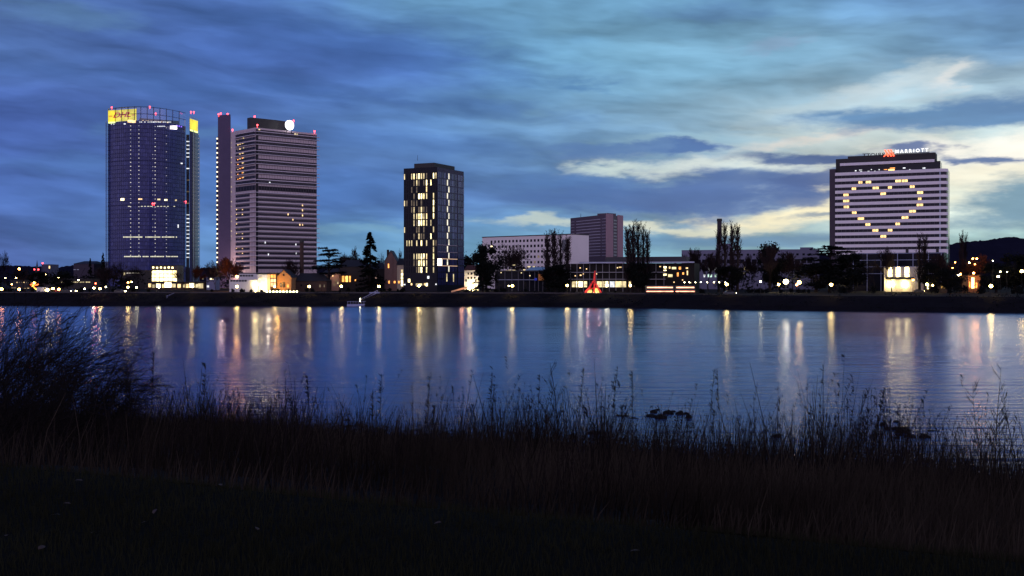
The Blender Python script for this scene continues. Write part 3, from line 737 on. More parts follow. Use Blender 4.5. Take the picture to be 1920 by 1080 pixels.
# ---------------- striped hotel
def hotel():
    t = thing('hotel_tower', 'broad white striped tower whose lit windows form a heart', 'tower', base_at(1666, 520))
    white = mat('white band', (0.80, 0.75, 0.84), .5, .06, .3)
    dk = mat('hotel glass', (0.007, 0.007, 0.02), .2, .6, .5, 0, 0, .2)
    end = mat('hotel end wall', (0.05, 0.035, 0.06), .7, .2, .3)
    p0, p1 = XY(1566, 531.5), XY(1768, 510.5); f = Face(p0, p1); inr = -f.n
    def zr(py0): return f.z(py0, 0)             # heights measured at the left end of the front
    zt = zr(327-2.6)
    q1 = f.pt(f.L+1.6, 0, -1.2); q2 = f.pt(f.L+2.1, 0, -4)
    mb = MB(); mb.prism([p0, p1, (q1.x, q1.y), (q2.x, q2.y), (q2.x+inr.x*15, q2.y+inr.y*15), (p0[0]+inr.x*19, p0[1]+inr.y*19)], GZ, zt); mb.build('body', dk, t)
    mb = MB(); l0 = f.pt(-2.9, 0, -1.0); l1 = f.pt(-.02, 0, -.6); mb.prism([(l0.x, l0.y), (l1.x, l1.y), (l1.x+inr.x*20, l1.y+inr.y*20), (l0.x+inr.x*20, l0.y+inr.y*20)], GZ, zr(316.5)); mb.build('end_wall', end, t)
    # bands wrap the rounded corner
    def band(name, zc, h, m, s0=0.0, out=.35):
        mb = MB(); f.box(mb, s0, f.L-.9, zc-h/2, zc+h/2, 0, out)
        prev = f.pt(f.L-.9, 0, out)
        for k in range(1, 6):
            a = k/5*math.pi/2; c = f.pt(f.L-.9+math.sin(a)*3.1, 0, out-3.1*(1-math.cos(a)))
            mb.quad((prev.x, prev.y, zc-h/2), (c.x, c.y, zc-h/2), (c.x, c.y, zc+h/2), (prev.x, prev.y, zc+h/2))
            mb.quad((prev.x, prev.y, zc+h/2), (c.x, c.y, zc+h/2), (c.x-f.n.x*1.5, c.y-f.n.y*1.5, zc+h/2), (prev.x-f.n.x*1.5, prev.y-f.n.y*1.5, zc+h/2)); prev = c
        return mb.build(name, m, t)
    pitch = (f.z(327, 0)-f.z(461.5, 0))/12.0
    z0 = zr(327)
    for k in range(13): band('floor_band', z0-k*pitch, pitch*.50, white)
    band('floor_band', z0-13*pitch-.2, pitch*.75, white)
    mb = MB()
    for k in range(13):        # corner pillars between the bands
        f.box(mb, f.L-1.6, f.L-.95, z0-k*pitch-pitch*.74, z0-k*pitch-pitch*.25, .02, .3)
    mb.build('corner_pillar', mat('pale pillar', (.3, .36, .46), .5), t)
    mb = MB()
    for k in range(13):
        sv = 1.0
        while sv < f.L-2.5:
            f.box(mb, sv-.06, sv+.06, z0-k*pitch-pitch*.74, z0-k*pitch-pitch*.26, .0, .14); sv += 2.05
    mb.build('window_mullions', mat('mullion', (.035, .035, .07), .4), t)
    heart = {1: ((1613.5, .75), (1628.3, 1), (1684, 1), (1696.3, 1.1)), 2: ((1601.2, .8), (1642, 1.15), (1668.6, .7), (1710.5, .85)), 3: ((1586.3, 1), (1656, 1), (1725.3, 1.05)),
             4: ((1586.7, 1.15), (1724.5, .6)), 5: ((1587, 1), (1724.8, 1.15)), 6: ((1601.8, .85), (1711, 1.2)), 7: ((1614.2, 1.2), (1697, 1.2)), 8: ((1627.3, .9), (1683.3, .8)), 9: ((1641.3, 1.1), (1669, .8)), 10: ((1656.3, 1.05),)}
    for k, lst in heart.items():
        for px, w in lst:
            sv = f.s(px); z = z0-k*pitch-pitch*.5; mb = MB(); W = w*2.45
            f.box(mb, sv-W/2, sv-.08, z-.60, z+.60, .15, .24); f.box(mb, sv+.08, sv+W/2, z-.60, z+.60, .15, .24); mb.build('lit_window', M_winh, t)
    # glazed top floor, roof box
    def fs(px): return f.s(px)
    a = f.pt(fs(1574), 0, -1.2); c = f.pt(fs(1763), 0, -1.2)
    mb = MB(); mb.prism([(a.x, a.y), (c.x, c.y), (c.x+inr.x*14, c.y+inr.y*14), (a.x+inr.x*14, a.y+inr.y*14)], zt, zt+3.9); mb.build('top_storey', dk, t)
    mb = MB(); f.box(mb, fs(1575), fs(1752), zt+3.4, zt+4.7, -1.2, .1); mb.build('roof_band', white, t)
    a = f.pt(fs(1565.5), 0, -3); c = f.pt(fs(1754), 0, -3); zr2 = zt+4.0
    mb = MB(); mb.prism([(a.x, a.y), (c.x, c.y), (c.x+inr.x*11, c.y+inr.y*11), (a.x+inr.x*11, a.y+inr.y*11)], zt, zt+7.2)
    a2 = f.pt(fs(1588), 0, -3.05); mb.prism([(a2.x, a2.y), (c.x-.3, c.y-.05), (c.x+inr.x*10.5, c.y+inr.y*10.5), (a2.x+inr.x*10.5, a2.y+inr.y*10.5)], zt+7.2, zt+8.3)
    mb.build('roof_storey', M_dark, t)
    def lamp(px, py, w, h, m):
        sv = fs(px); z = f.z(py, sv); mb = MB(); f.box(mb, sv-w/2, sv+w/2, z-h/2, z+h/2, -1.1, -1.0); mb.build('ceiling_light', m, t)
    for px, py, w, h in ((1604, 319.8, .8, .5), (1613, 318.4, 1.4, .4), (1614, 321.4, 1, .4), (1628, 320.8, 1, .4), (1633.4, 317.5, .5, .4), (1648, 317.8, .5, .5), (1640, 320.7, .5, .4), (1695, 314.6, 1.2, .5), (1705.5, 318, .6, .5), (1732, 314.8, 1.3, .6)): lamp(px, py, w, h, M_winl)
    lamp(1671, 318.6, 2.8, 1.1, glow('bar orange', (1, .5, .15), 3.2)); lamp(1660, 317.5, 1.6, .25, M_wino); lamp(1673, 314.6, 2.4, .3, M_wino)
    mb = MB(); x = f.pt(fs(1595), 0, -2.9); mb.ball((x.x, x.y, f.z(307.7, fs(1595))), .25, 6, 4); mb.build('service_light', M_winl, t)
    return f, zt
hf, hzt = hotel()
def hotel_sign():
    f = hf; zb = hzt+8.5
    t = thing('rooftop_sign', 'white glowing letters beside a red slanted emblem on the striped tower roof', 'sign', f.pt(f.s(1664), zb, -3))
    red = glow('emblem red', (1, .10, .04), 3.2)
    c = f.s(1664.5); h = 3.3
    mb = MB()
    def bar(x0, x1, w, z0=zb-1.2, z1=zb+h-1.2):
        mb.obox(f.pt(c+x0, z0, -2.6), f.d*w, f.n*.4, f.d*(x1-x0)+UP*(z1-z0))
    bar(-2.3, -.9, .55, zb-1.2, zb+.4); bar(-.4, -1.9, .8); bar(1.0, -.5, .8); bar(2.2, .7, .8, zb-1.2)
    mb.build('emblem', red, t)
    letters('lettering', 'M A R R I O T T', 15.0, 1.7, f.pt(f.s(1678), zb+.25, -2.8), f.d, UP, f.n, glow('letters white', (.95, .97, 1), 1.8), t, ext=.15)
    mb = MB(); f.box(mb, f.s(1677.5), f.s(1742), zb-.1, zb+.15, -3, -2.7)
    for px in (1680, 1695, 1710, 1725, 1738, 1741): f.box(mb, f.s(px)-.06, f.s(px)+.06, zb, zb+2.0 if px > 1737 else zb+.4, -3.1, -2.95)
    mb.build('support_rail', M_dark, t)
    t2 = thing('rooftop_sign', 'dark mirrored back of unlit letters left of the red emblem on the striped tower', 'sign', f.pt(f.s(1638), zb, -5))
    letters('lettering', 'MARRIOTT', 15.0, 1.7, f.pt(f.s(1613)+15.0, zb-1.1+.9, -9), -f.d, UP, -f.n, M_dark, t2, ext=.15)
    mb = MB(); f.box(mb, f.s(1613), f.s(1613)+15, zb-.45, zb-.25, -9.1, -8.9)
    mb.build('support_rail', M_dark, t2)
hotel_sign()
def podium():
    t = thing('hotel_podium', 'low dark glass podium with pale mullions below the striped tower', 'building', base_at(1680, 500))
    f = Face(XY(1598, 509), XY(1770, 490)); inr = -f.n; zt = ZZ(474, 500)
    mb = MB(); mb.prism([(f.p0.x, f.p0.y), (f.p1.x, f.p1.y), (f.p1.x+inr.x*12, f.p1.y+inr.y*12), (f.p0.x+inr.x*12, f.p0.y+inr.y*12)], GZ, zt); mb.build('body', M_glass, t)
    pale = mat('pale blue steel', (.26, .30, .48), .4, .2)
    for px in (1600, 1626, 1652, 1683, 1712, 1741, 1765):
        mb = MB(); sv = f.s(px); f.box(mb, sv-.14, sv+.14, GZ, zt, .02, .35); mb.build('mullion', pale, t)
    for py in (475, 487.5, 500, 513): 
        mb = MB(); z = ZZ(py, 500); f.box(mb, .05, f.L-.05, z-.13, z+.13, .02, .26); mb.build('transom', pale, t)
    for px in (1700, 1757): mb = MB(); sv = f.s(px); f.box(mb, sv-.6, sv+.6, zt, zt+1.8, -2, -1); mb.build('roof_vent', M_dark, t)
    g = thing('entrance_pavilion', 'white lit entrance hall with three tall glowing strips at the foot of the podium', 'pavilion', base_at(1686, 482))
    f = Face(XY(1659, 484), XY(1731, 476)); inr = -f.n; zt = ZZ(500.5, 482)
    mb = MB(); mb.prism([(f.p0.x, f.p0.y), (f.p1.x, f.p1.y), (f.p1.x+inr.x*5, f.p1.y+inr.y*5), (f.p0.x+inr.x*5, f.p0.y+inr.y*5)], GZ, zt); mb.build('wall', mat('white entrance wall', (.55, .5, .5), .6), g)
    for px in (1669, 1684, 1700.5):
        mb = MB(); sv = f.s(px); f.box(mb, sv-.75, sv+.75, ZZ(518.5, 482), ZZ(501.5, 482), .02, .15); mb.build('glowing_strip', glow('entrance strip', (1, .78, .34), 24), g)
    for py in (504.5, 513, 517): mb = MB(); z = ZZ(py, 482); f.box(mb, .05, f.s(1707), z-.12, z+.12, .16, .3); mb.build('cross_bar', mat('entrance steel', (.5, .5, .6), .5), g)
    mb = MB(); f.box(mb, .4, f.s(1714), ZZ(524, 482), ZZ(519.5, 482), .02, .2); mb.build('dark_band', M_dark, g)
    for px, r in ((1670, .75), (1696.5, .7)):
        p = f.pt(f.s(px), ZZ(533, 482), .8); mb = MB(); mb.ball(tuple(p), r, 10, 6); mb.build('wall_lamp', glow('flood lamp', (1, .76, .28), 110), g)
    mb = MB(); f.box(mb, -.3, .05, GZ, zt+.2, -.2, .5); mb.build('door_jamb', mat('lit jamb', (.8, .75, .65), .5), g)
podium()

# ---------------- pale office block with rows of square windows
def pale_block():
    t = thing('office_block', 'long pale office block with six rows of square windows', 'building', base_at(985, 620))
    wall = mat('pale stone cladding', (0.80, 0.73, 0.76), .7, .08, .2)
    f = Face(XY(904.4, 640), XY(1072, 596)); inr = -f.n; zt = f.z(445.5, 0)
    mb = MB(); mb.prism([(f.p0.x, f.p0.y), (f.p1.x, f.p1.y), (f.p1.x+inr.x*16, f.p1.y+inr.y*16), (f.p0.x+inr.x*16, f.p0.y+inr.y*16)], GZ, zt); mb.build('wall', wall, t)
    mb = MB(); f.box(mb, -.2, f.L+.2, zt, zt+.45, -16, .3); mb.build('roof_edge', M_dark, t)
    extra = MB(); n = 0
    for r in range(6):
        for c in range(18):
            sv = f.s(921.7+6.76*c); z = f.z(453.4, f.s(921.7))-r*3.12
            own = n < 90; mb = MB() if own else extra
            f.box(mb, sv-.68, sv+.68, z-.72, z+.72, .02, .08)
            if own: mb.build('window', M_winb if (r, c) == (1, 0) else (M_wind if (r, c) in ((3, 13), (4, 12), (5, 11), (5, 12)) else M_glass), t)
            n += 1
    extra.build('window', M_glass, t)['kind'] = 'stuff'
    mb = MB(); f.box(mb, f.s(1054), f.s(1063.5), ZZ(470, 600), f.z(445.5, f.s(1054))-1.2, .02, .1); mb.build('tall_window', mat('grey glazing', (.1, .11, .14), .3), t)
pale_block()
def brown_tower():
    t = thing('office_tower', 'mid height brown tower with thin white stripes and pink end wall', 'tower', base_at(1120, 660))
    brown = mat('brown facade', (0.085, 0.058, 0.085), .6, .15, .3); pink = mat('pink end wall', (0.36, 0.21, 0.26), .7, .1, .2)
    pl, pc, pr = XY(1069.6, 690), XY(1136, 650), XY(1168, 672); fl, fr = Face(pl, pc), Face(pc, pr); zt = ZZ(402, 650)
    mb = MB(); mb.prism([pl, pc, pr, XY(1110, 712)], GZ, zt); mb.build('body', brown, t)
    mb = MB(); fr.box(mb, .02, fr.L*.40, GZ, zt+.6, .01, .2); fr.box(mb, fr.L*.66, fr.L, GZ, zt+.6, .01, .2); mb.build('end_wall', pink, t)
    for k in range(13):
        z = zt-2.6-k*1.86*1.0
        mb = MB(); fl.box(mb, fl.s(1081), fl.s(1126), z-.2, z+.2, .02, .25); fl.box(mb, fl.s(1071), fl.s(1077), z-.14, z+.14, .02, .25); fl.box(mb, fl.s(1129), fl.L-.1, z-.14, z+.14, .02, .25); mb.build('floor_stripe', mat('stripe grey', (.40, .37, .46), .6), t)
    for k in range(12):
        z = zt-3-k*1.95; mb = MB(); fr.box(mb, fr.L*.44, fr.L*.62, z-.5, z+.3, .02, .12); mb.build('stair_window', mat('stair window', (.20, .17, .25), .3), t)
    mb = MB(); mb.prism([XY(1120, 668), XY(1140, 662), XY(1155, 668), XY(1135, 690)], zt, zt+1.6); mb.build('roof_storey', brown, t)
    mb = MB(); x, y = XY(1089, 690); mb.tube([(x, y, zt), (x, y, zt+3)], [.2, .1], 4); mb.build('aerial', M_dark, t)
brown_tower()

# ---------------- three storey glass assembly hall
def hall():
    t = thing('assembly_hall', 'wide three storey glass hall with a flat white edged roof and lit ground floor', 'building', base_at(1180, 470))
    f = Face(XY(1060, 478), XY(1302, 462)); inr = -f.n; zt = ZZ(494, 470)
    mb = MB(); mb.prism([(f.p0.x, f.p0.y), (f.p1.x, f.p1.y), (f.p1.x+inr.x*20, f.p1.y+inr.y*20), (f.p0.x+inr.x*20, f.p0.y+inr.y*20)], GZ, zt); mb.build('body', mat('hall interior', (.012, .010, .011), .5, spec=.1), t)
    white = mat('white roof edge', (.42, .45, .62), .5); grey = mat('gallery edge', (.28, .27, .31), .5)
    mb = MB(); f.box(mb, f.s(1088), f.L, ZZ(493.5, 470), ZZ(491, 470), .02, 2.5); mb.build('roof_edge', white, t)
    mb = MB(); f.box(mb, f.s(1132), f.s(1285), ZZ(490.8, 470), ZZ(482, 478), -14, -4); mb.build('roof_lantern', mat('roof dark', (.03, .03, .045), .6), t)
    for py in (510.5, 523.5): mb = MB(); f.box(mb, .1, f.s(1248), ZZ(py, 470)-.16, ZZ(py, 470)+.16, .02, 1.6); mb.build('gallery', grey, t)
    for px in (1070, 1082, 1094, 1106, 1118, 1130, 1142.5, 1155, 1168, 1230, 1245):
        mb = MB(); sv = f.s(px); f.box(mb, sv-.09, sv+.09, GZ, zt, .02, .22); mb.build('column', grey, t)
    def lit(px, py, w, h, m): 
        mb = MB(); sv = f.s(px); z = ZZ(py, 470); f.box(mb, sv-w*.118, sv+w*.118, z-h*.118, z+h*.118, .24, .34); mb.build('lit_window', m, t)
    y1 = glow('hall yellow', (1, .82, .42), 1.3, .6, .4)
    for px, w, m in ((1076, 7, M_winc), (1081.5, 2, M_winb), (1089, 8, M_winb), (1098, 6, y1), (1124, 9, y1), (1132, 5, M_winc), (1138, 5, M_winb), (1148, 9, M_winl), (1160, 12, y1), (1172, 10, M_winc), (1180, 6, M_winw), (1188, 3, M_winw), (1196, 4, M_winw), (1200, 2, M_winc)):
        lit(px, 533, w, 11, m)
    for px, py, w in ((1079, 517, 2), (1089, 516, 3), (1094, 513.5, 2), (1163, 501, 5), (1158, 502, 2), (1119, 513.5, 1.5), (1088, 502, 2), (1100, 504, 2), (1238, 500, 3)): lit(px, py, w, 2, M_winw)
    for px, py, w, h, m in ((1247, 501.5, 5, 3.5, M_winb), (1247, 507, 5, 2, M_winb), (1247, 515, 6, 3.5, M_winb), (1256, 502, 3, 4, M_winw), (1264, 503, 8, 4, y1), (1275, 503, 4, 5, M_wino), (1288, 503, 4, 2.5, M_winw), (1257, 517, 8, 5, y1), (1271, 515, 3, 7, M_wino), (1281, 513, 3, 4, M_wino), (1289, 512, 2, 8, M_winw), (1264, 529, 2, 2, M_winw), (1280, 525, 2, 2, M_winw), (1295, 530, 2, 2, M_winc)): lit(px, py, w, h, m)
hall()
def annex():
    t = thing('glass_annex', 'low dark glass annex with thin columns left of the assembly hall', 'building', base_at(970, 490))
    f = Face(XY(928, 496), XY(1056, 484)); inr = -f.n; zt = ZZ(509, 490)
    mb = MB(); mb.prism([(f.p0.x, f.p0.y), (f.p1.x, f.p1.y), (f.p1.x+inr.x*14, f.p1.y+inr.y*14), (f.p0.x+inr.x*14, f.p0.y+inr.y*14)], GZ, zt); mb.build('body', M_glass, t)
    mb = MB(); f.box(mb, -.5, f.L, zt, zt+.5, -3, 1.2); mb.build('roof_edge', mat('annex roof', (.02, .02, .03), .5), t)
    mb = MB(); a = f.pt(f.s(982), ZZ(508.6, 490), -2); mb.obox(a, f.d*8.5, -f.n*9, UP*.4); mb.v = [(v[0], v[1], v[2]+((Vector((v[0], v[1], 0))-Vector((a.x, a.y, 0))).dot(-f.n))*.18) for v in mb.v]; mb.build('roof_light', mat('blue roof glazing', (.20, .25, .42), .3), t)
    for px in (947, 960, 972, 982, 993, 1003, 1010, 1018): mb = MB(); sv = f.s(px); f.box(mb, sv-.12, sv+.12, GZ, zt, .02, .22); mb.build('column', mat('annex steel', (.10, .10, .14), .5), t)
    mb = MB(); z = ZZ(524.5, 490); f.box(mb, .2, f.s(1005), z-.15, z+.15, .24, .5); mb.build('transom', mat('annex rail', (.3, .33, .5), .5), t)
    mb = MB(); f.box(mb, f.s(1003), f.s(1007.5), ZZ(525.8, 490), ZZ(521.5, 490), .5, .7); mb.build('blue_panel', glow('blue panel', (.03, .06, .8), .35), t)
    mb = MB(); f.box(mb, f.s(1010), f.s(1020), ZZ(526, 490), ZZ(513.5, 490), .25, .4); mb.build('orange_window', glow('dim orange pane', (1, .3, .05), .16), t)
    for px, py, w in ((956, 507, 7), (949, 506.5, 3), (976, 506, 4), (985, 500, 6), (994, 500, 4), (957, 497, 6), (944, 507.5, 6)):
        mb = MB(); sv = f.s(px); z = ZZ(py, 496); f.box(mb, sv-w*.12, sv+w*.12, z-.25, z+.25, -5, -4.8); mb.build('roof_lamp', M_winc, t)
    for px, py in ((994, 517), (978, 511.5), (940, 511)): mb = MB(); sv = f.s(px); z = ZZ(py, 490); f.box(mb, sv-.25, sv+.25, z-.25, z+.25, .25, .35); mb.build('lit_window', M_winc, t)
annex()
def long_block():
    t = thing('office_block', 'long low greyish building with dark window rows behind bare trees', 'building', base_at(1400, 600))
    f = Face(XY(1278, 610), XY(1536, 590)); inr = -f.n; zt = ZZ(468.5, 605)
    wall = mat('grey violet render', (0.17, 0.17, 0.27), .8, .15, .1)
    mb = MB(); mb.prism([(f.p0.x, f.p0.y), (f.p1.x, f.p1.y), (f.p1.x+inr.x*14, f.p1.y+inr.y*14), (f.p0.x+inr.x*14, f.p0.y+inr.y*14)], GZ, zt); mb.build('wall', wall, t)
    for c in range(20):
        px = 1298+11.6*c; sv = f.s(px)
        mb = MB(); z = ZZ(477.5, 600); f.box(mb, sv-.65, sv+.65, z-.55, z+.55, .02, .1); mb.build('window', M_glass, t)
        mb = MB(); z = ZZ(490, 600); f.box(mb, sv-1.35, sv+1.35, z-1.1, z+1.1, .02, .1); mb.build('window', M_glass, t)
        mb = MB(); z = ZZ(505, 600); f.box(mb, sv-1.35, sv+1.35, z-1.1, z+1.1, .02, .1); mb.build('window', M_winl if c in (3,) else (M_wind if c in (4, 9, 17) else M_glass), t)
    mb = MB(); f.box(mb, f.s(1342), f.s(1372), zt, zt+3.6, -9, -4); f.box(mb, f.s(1500), f.s(1525), zt, zt+1.2, -8, -5); mb.build('roof_box', wall, t)
    for px, py, w, m in ((1397, 503, 4, M_winc), (1396, 513, 4, M_wind), (1331, 517, 8, glow('green white', (.7, 1, .85), .9, .4, .5)), (1321, 517, 3, M_winl), (1342, 517, 4, MATS['green white']), (1342, 503, 5, M_winl)):
        mb = MB(); sv = f.s(px); z = ZZ(py, 600); f.box(mb, sv-w*.15, sv+w*.15, z-.8, z+.8, .12, .2); mb.build('lit_window', m, t)
long_block()
def chimney(label, px0, px1, ytop, D, col):
    x0, _ = XY(px0, D); x1, y = XY(px1, D); r = (x1-x0)/2; cx = (x0+x1)/2; zt = ZZ(ytop, D)
    t = thing('chimney_stack', label, 'chimney', (cx, y, GZ))
    mb = MB(); mb.tube([(cx, y, GZ), (cx, y, zt-1.5)], [r*1.12, r*.96], 12); mb.build('shaft', col, t, smooth=False)
    mb = MB(); mb.tube([(cx, y, zt-1.5), (cx, y, zt-1.0), (cx, y, zt)], [r*1.1, r*1.15, r*1.05], 12); mb.build('cap', M_dark, t)
chimney('dark brick chimney in front of the ribbed slab tower', 562, 569.5, 449, 500, mat('dark brick', (.05, .028, .025), .9, .3, 2))
chimney('tall dark chimney beside poplars left of the hotel', 1344.5, 1353.5, 410, 620, mat('sooty brick', (.045, .035, .05), .9, .3, 1))

# ---------------- small buildings along the promenade
def house(name, label, cat, px0, px1, ywall, D, depth, wallm, roofm=None, ridge=None, gable=False, wins=(), winm=None, skew=0.0, extra=()):
    """walls, a roof (flat, hipped along the front, or a gable end facing the river) and one mesh per window"""
    t = thing(name, label, cat, base_at((px0+px1)/2, D))
    f = Face(XY(px0, D+skew), XY(px1, D-skew)); inr = -f.n; zw = ZZ(ywall, D)
    mb = MB(); mb.prism([(f.p0.x, f.p0.y), (f.p1.x, f.p1.y), (f.p1.x+inr.x*depth, f.p1.y+inr.y*depth), (f.p0.x+inr.x*depth, f.p0.y+inr.y*depth)], GZ, zw)
    if gable:
        zr_ = ZZ(ridge, D); a, c, m_ = f.pt(0, zw), f.pt(f.L, zw), f.pt(f.L/2, zr_)
        mb.tri(tuple(a), tuple(c), tuple(m_))
        mb.tri(tuple(c+inr*depth), tuple(a+inr*depth), tuple(m_+inr*depth))
    mb.build('wall', wallm, t)
    if roofm:
        mb = MB()
        if gable:
            zr_ = ZZ(ridge, D)
            for s0 in (0, f.L):
                e = -.4 if s0 == 0 else .4
                a = f.pt(s0+e, zw-.3, .4); m_ = f.pt(f.L/2, zr_+.25, .4)
                mb.quad(tuple(a), tuple(m_), tuple(m_+inr*(depth+.8)), tuple(a+inr*(depth+.8)))
                mb.quad(tuple(a), tuple(a-UP*.25), tuple(m_-UP*.25), tuple(m_))
        elif ridge is not None:
            zr_ = ZZ(ridge, D); a, c = f.pt(-.4, zw, .5), f.pt(f.L+.4, zw, .5); d_ = inr*(depth+1)
            h0, h1 = f.pt(f.L*.18, zr_, -depth/2), f.pt(f.L*.82, zr_, -depth/2)
            mb.quad(tuple(a), tuple(c), tuple(h1), tuple(h0)); mb.quad(tuple(c+d_), tuple(a+d_), tuple(h0), tuple(h1))
            mb.tri(tuple(a+d_), tuple(a), tuple(h0)); mb.tri(tuple(c), tuple(c+d_), tuple(h1))
        else: f.box(mb, -.3, f.L+.3, zw, zw+.4, -depth-.3, .4)
        mb.build('roof', roofm, t)
    for w in wins:
        px, py, w_, h_ = w[:4]; m = w[4] if len(w) > 4 else (winm or M_glass)
        sv = f.s(px); z = ZZ(py, D); k = D/F; mb = MB(); f.box(mb, sv-w_*k/2, sv+w_*k/2, z-h_*k/2, z+h_*k/2, .02, .12); mb.build('window', m, t)
    for (nm, ex0, ex1, ey0, ey1, o0, o1, m) in extra:
        mb = MB(); f.box(mb, f.s(ex0), f.s(ex1), ZZ(ey1, D), ZZ(ey0, D), o0, o1); mb.build(nm, m, t)
    return t, f
brick = mat('dark brick wall', (.05, .028, .024), .9, .3, 1.0); slate = mat('slate roof', (.02, .02, .028), .7, .3, 1.0)
cream = mat('cream render', (.55, .46, .36), .8, .1, .3); whitew = mat('white render', (.62, .60, .64), .7, .1, .3); dusk = mat('dark render', (.035, .03, .035), .9, .3, .4)
pinkw = mat('pink grey sandstone', (.24, .15, .14), .85, .2, .5)
ylw = glow('pavilion yellow', (1, .80, .36), 4.0, .5, .35)
# lit glass pavilion at the foot of the round tower
wins = [(287.5+7.2*i, 501.5+(i % 2)*.5, 3.2, 3.2, ylw) for i in range(6)]+[(286.5+8.2*i, 510+7.2*j, 7.2, 5.8, ylw) for i in range(6) for j in range(3)]
house('glass_pavilion', 'bright yellow glazed pavilion at the foot of the round glass tower', 'building', 283, 333, 498, 820, 15, mat('pavilion frame', (.10, .08, .06), .6), slate, None, False, wins)
# shops front
wins = [(281, 535, 5, 7, M_winw), (288, 536.5, 4, 6, M_winc), (297, 535.5, 8, 7, M_winb), (306, 536, 4, 7, M_winw), (315, 534.5, 12, 8, glow('shop glare', (1, .78, .40), 16, .4, .3)), (326, 535.5, 7, 7, M_winc), (336, 536, 6, 7, M_winw), (345, 536, 3, 6, M_winc), (351, 536, 5, 7, M_winw), (359.5, 535, 9, 8, M_winb), (369, 536, 5, 7, M_winc), (376.5, 536, 9, 9, M_winc)]
house('shop_pavilion', 'long low row of brightly lit shopfronts below the round glass tower', 'building', 277, 384, 529.5, 560, 10, brick, slate, None, False, wins)
house('low_building', 'dark low building with a cream window strip left of the bare tree row', 'building', 228, 272, 508, 620, 12, dusk, slate, None, False, [(233, 513.5, 3, 5, M_winc)]+[(239+5.2*i, 512, 4, 1.8, glow('strip dim', (1, .88, .7), .6, .5, .6)) for i in range(5)])
house('kiosk', 'small bluish kiosk with a lit window between shops and bare tree', 'kiosk', 387, 404, 520, 560, 8, mat('kiosk blue', (.16, .18, .32), .6), slate, None, False, [(380.5, 523, 1, 1, M_winc), (390, 537, 4, 4, M_winl), (397, 523, 6, 2.5, M_winb)])
# white terraced pavilion
house('white_pavilion', 'white two storey riverside pavilion with a rounded terrace and dark windows', 'building', 430, 482, 524.5, 470, 12, whitew, None, None, False, [(434+5.3*i, 526.5, 4, 3) for i in range(6)]+[(444.5, 537.5, 4.5, 4.5, M_winb)])
house('white_pavilion', 'upper white terrace storey with a dark ribbon window behind the riverside pavilion', 'building', 448, 494, 513, 484, 10, whitew, slate, None, False, [(452+5.2*i, 517, 4, 3) for i in range(5)])
t, f = house('lit_annex', 'dazzling floodlit white wall between terrace pavilion and orange gabled house', 'building', 482.5, 501, 514.5, 472, 9, whitew, slate, None, False, [(497, 535, 5, 9, M_winb), (488.5, 520, 5, 3, M_winc)])
for px, py, r in ((481, 533.5, .85), (493, 536, .5)):
    p = f.pt(f.s(px), ZZ(py, 470), 2.2); mb = MB(); mb.ball(tuple(p), r, 10, 6); mb.tube([(p.x, p.y, GZ), (p.x, p.y, p.z-r*.7)], [.06, .06], 4); mb.build('floodlight', glow('flood white', (1, .76, .28), 80), t)
point('floodlight_beam', f.pt(6, ZZ(536, 470), 4), 1500, (1, .84, .55), t)
t, f = house('porch_building', 'timber glazed porch with orange panes joined to the gabled house', 'building', 501.5, 518, 513, 478, 8, brick, slate, None, False, [(505+5*i, 518+8.0*j, 4, 6.4, M_wino if j < 1 else M_winw) for i in range(3) for j in range(3)])
t, f = house('gabled_house', 'orange lit brick house with a steep gable facing the river', 'house', 518.5, 546, 519, 480, 14, mat('orange brick', (.34, .20, .09), .9, .2, 1.2), slate, 506.5, True, [(532, 515.5, 3, 4), (527, 534, 4, 8), (532.5, 534, 4, 9), (540, 536, 3, 6, M_wino)])
point('sodium_light', f.pt(1.5, ZZ(533, 480), 5), 2600, (1, .45, .08), t)
house('shed', 'long dark shed with a low slate roof right of the gabled house', 'building', 546.5, 612, 527, 490, 14, brick, slate, 512, False, [(553, 535, 3, 4), (565, 535, 3, 4), (577, 535, 3, 4), (600, 536, 3, 5, M_wind), (608, 536, 2, 5, M_wind)])
t, f = house('villa', 'dark villa behind the flat topped cedar with one warm gable', 'house', 606, 636, 512, 520, 12, pinkw, slate, 503, False, [(616, 525, 2, 3, M_winl), (624, 517, 2.5, 2.5, M_winw), (630, 527, 3, 6, M_wind), (633.5, 530.5, 2, 4, M_winc), (627, 534, 4, 4, M_wind), (610.5, 534, 2, 3, M_winw)])
point('porch_light', f.pt(6, ZZ(519, 520), 3), 320, (1, .62, .3), t)
house('villa', 'dark villa with a tall orange lit bay window', 'house', 637, 690, 500, 525, 14, dusk, slate, 487, False, [(643.5, 523, 4.4, 11, M_wino), (650, 523, 4.4, 11, glow('amber bay', (1, .55, .12), 2.6, .5, .6)), (656, 523, 3, 11, M_wino), (666.5, 525.5, 2.2, 3, M_wino), (682, 520, 3, 6)])
house('villa', 'dark villa with round arched windows beneath the pointed conifer', 'house', 690, 721, 504, 530, 14, dusk, slate, 492, False, [(695, 522, 4, 9), (705, 520, 3, 6, glow('arch faint', (1, .6, .5), .25, .4, .6)), (713, 524, 3, 6)])
t, f = house('gabled_house', 'pinkish stone mansion with a stepped gable and small orange windows', 'house', 721, 744, 490, 520, 14, pinkw, slate, 470, True, [(728.5, 498.5, 2, 8, M_wino), (729.5, 529, 2.2, 5, M_wino), (740, 529, 3, 4, M_wino), (724, 525, 2, 3)], extra=(('chimney', 724.5, 728.5, 468, 480, -3, -1.5, brick), ('pilaster', 734.5, 736.5, 474, 541, .02, .4, pinkw)))
point('garden_light', f.pt(f.L+1.5, ZZ(535, 520), 4.5), 700, (1, .62, .38), t)
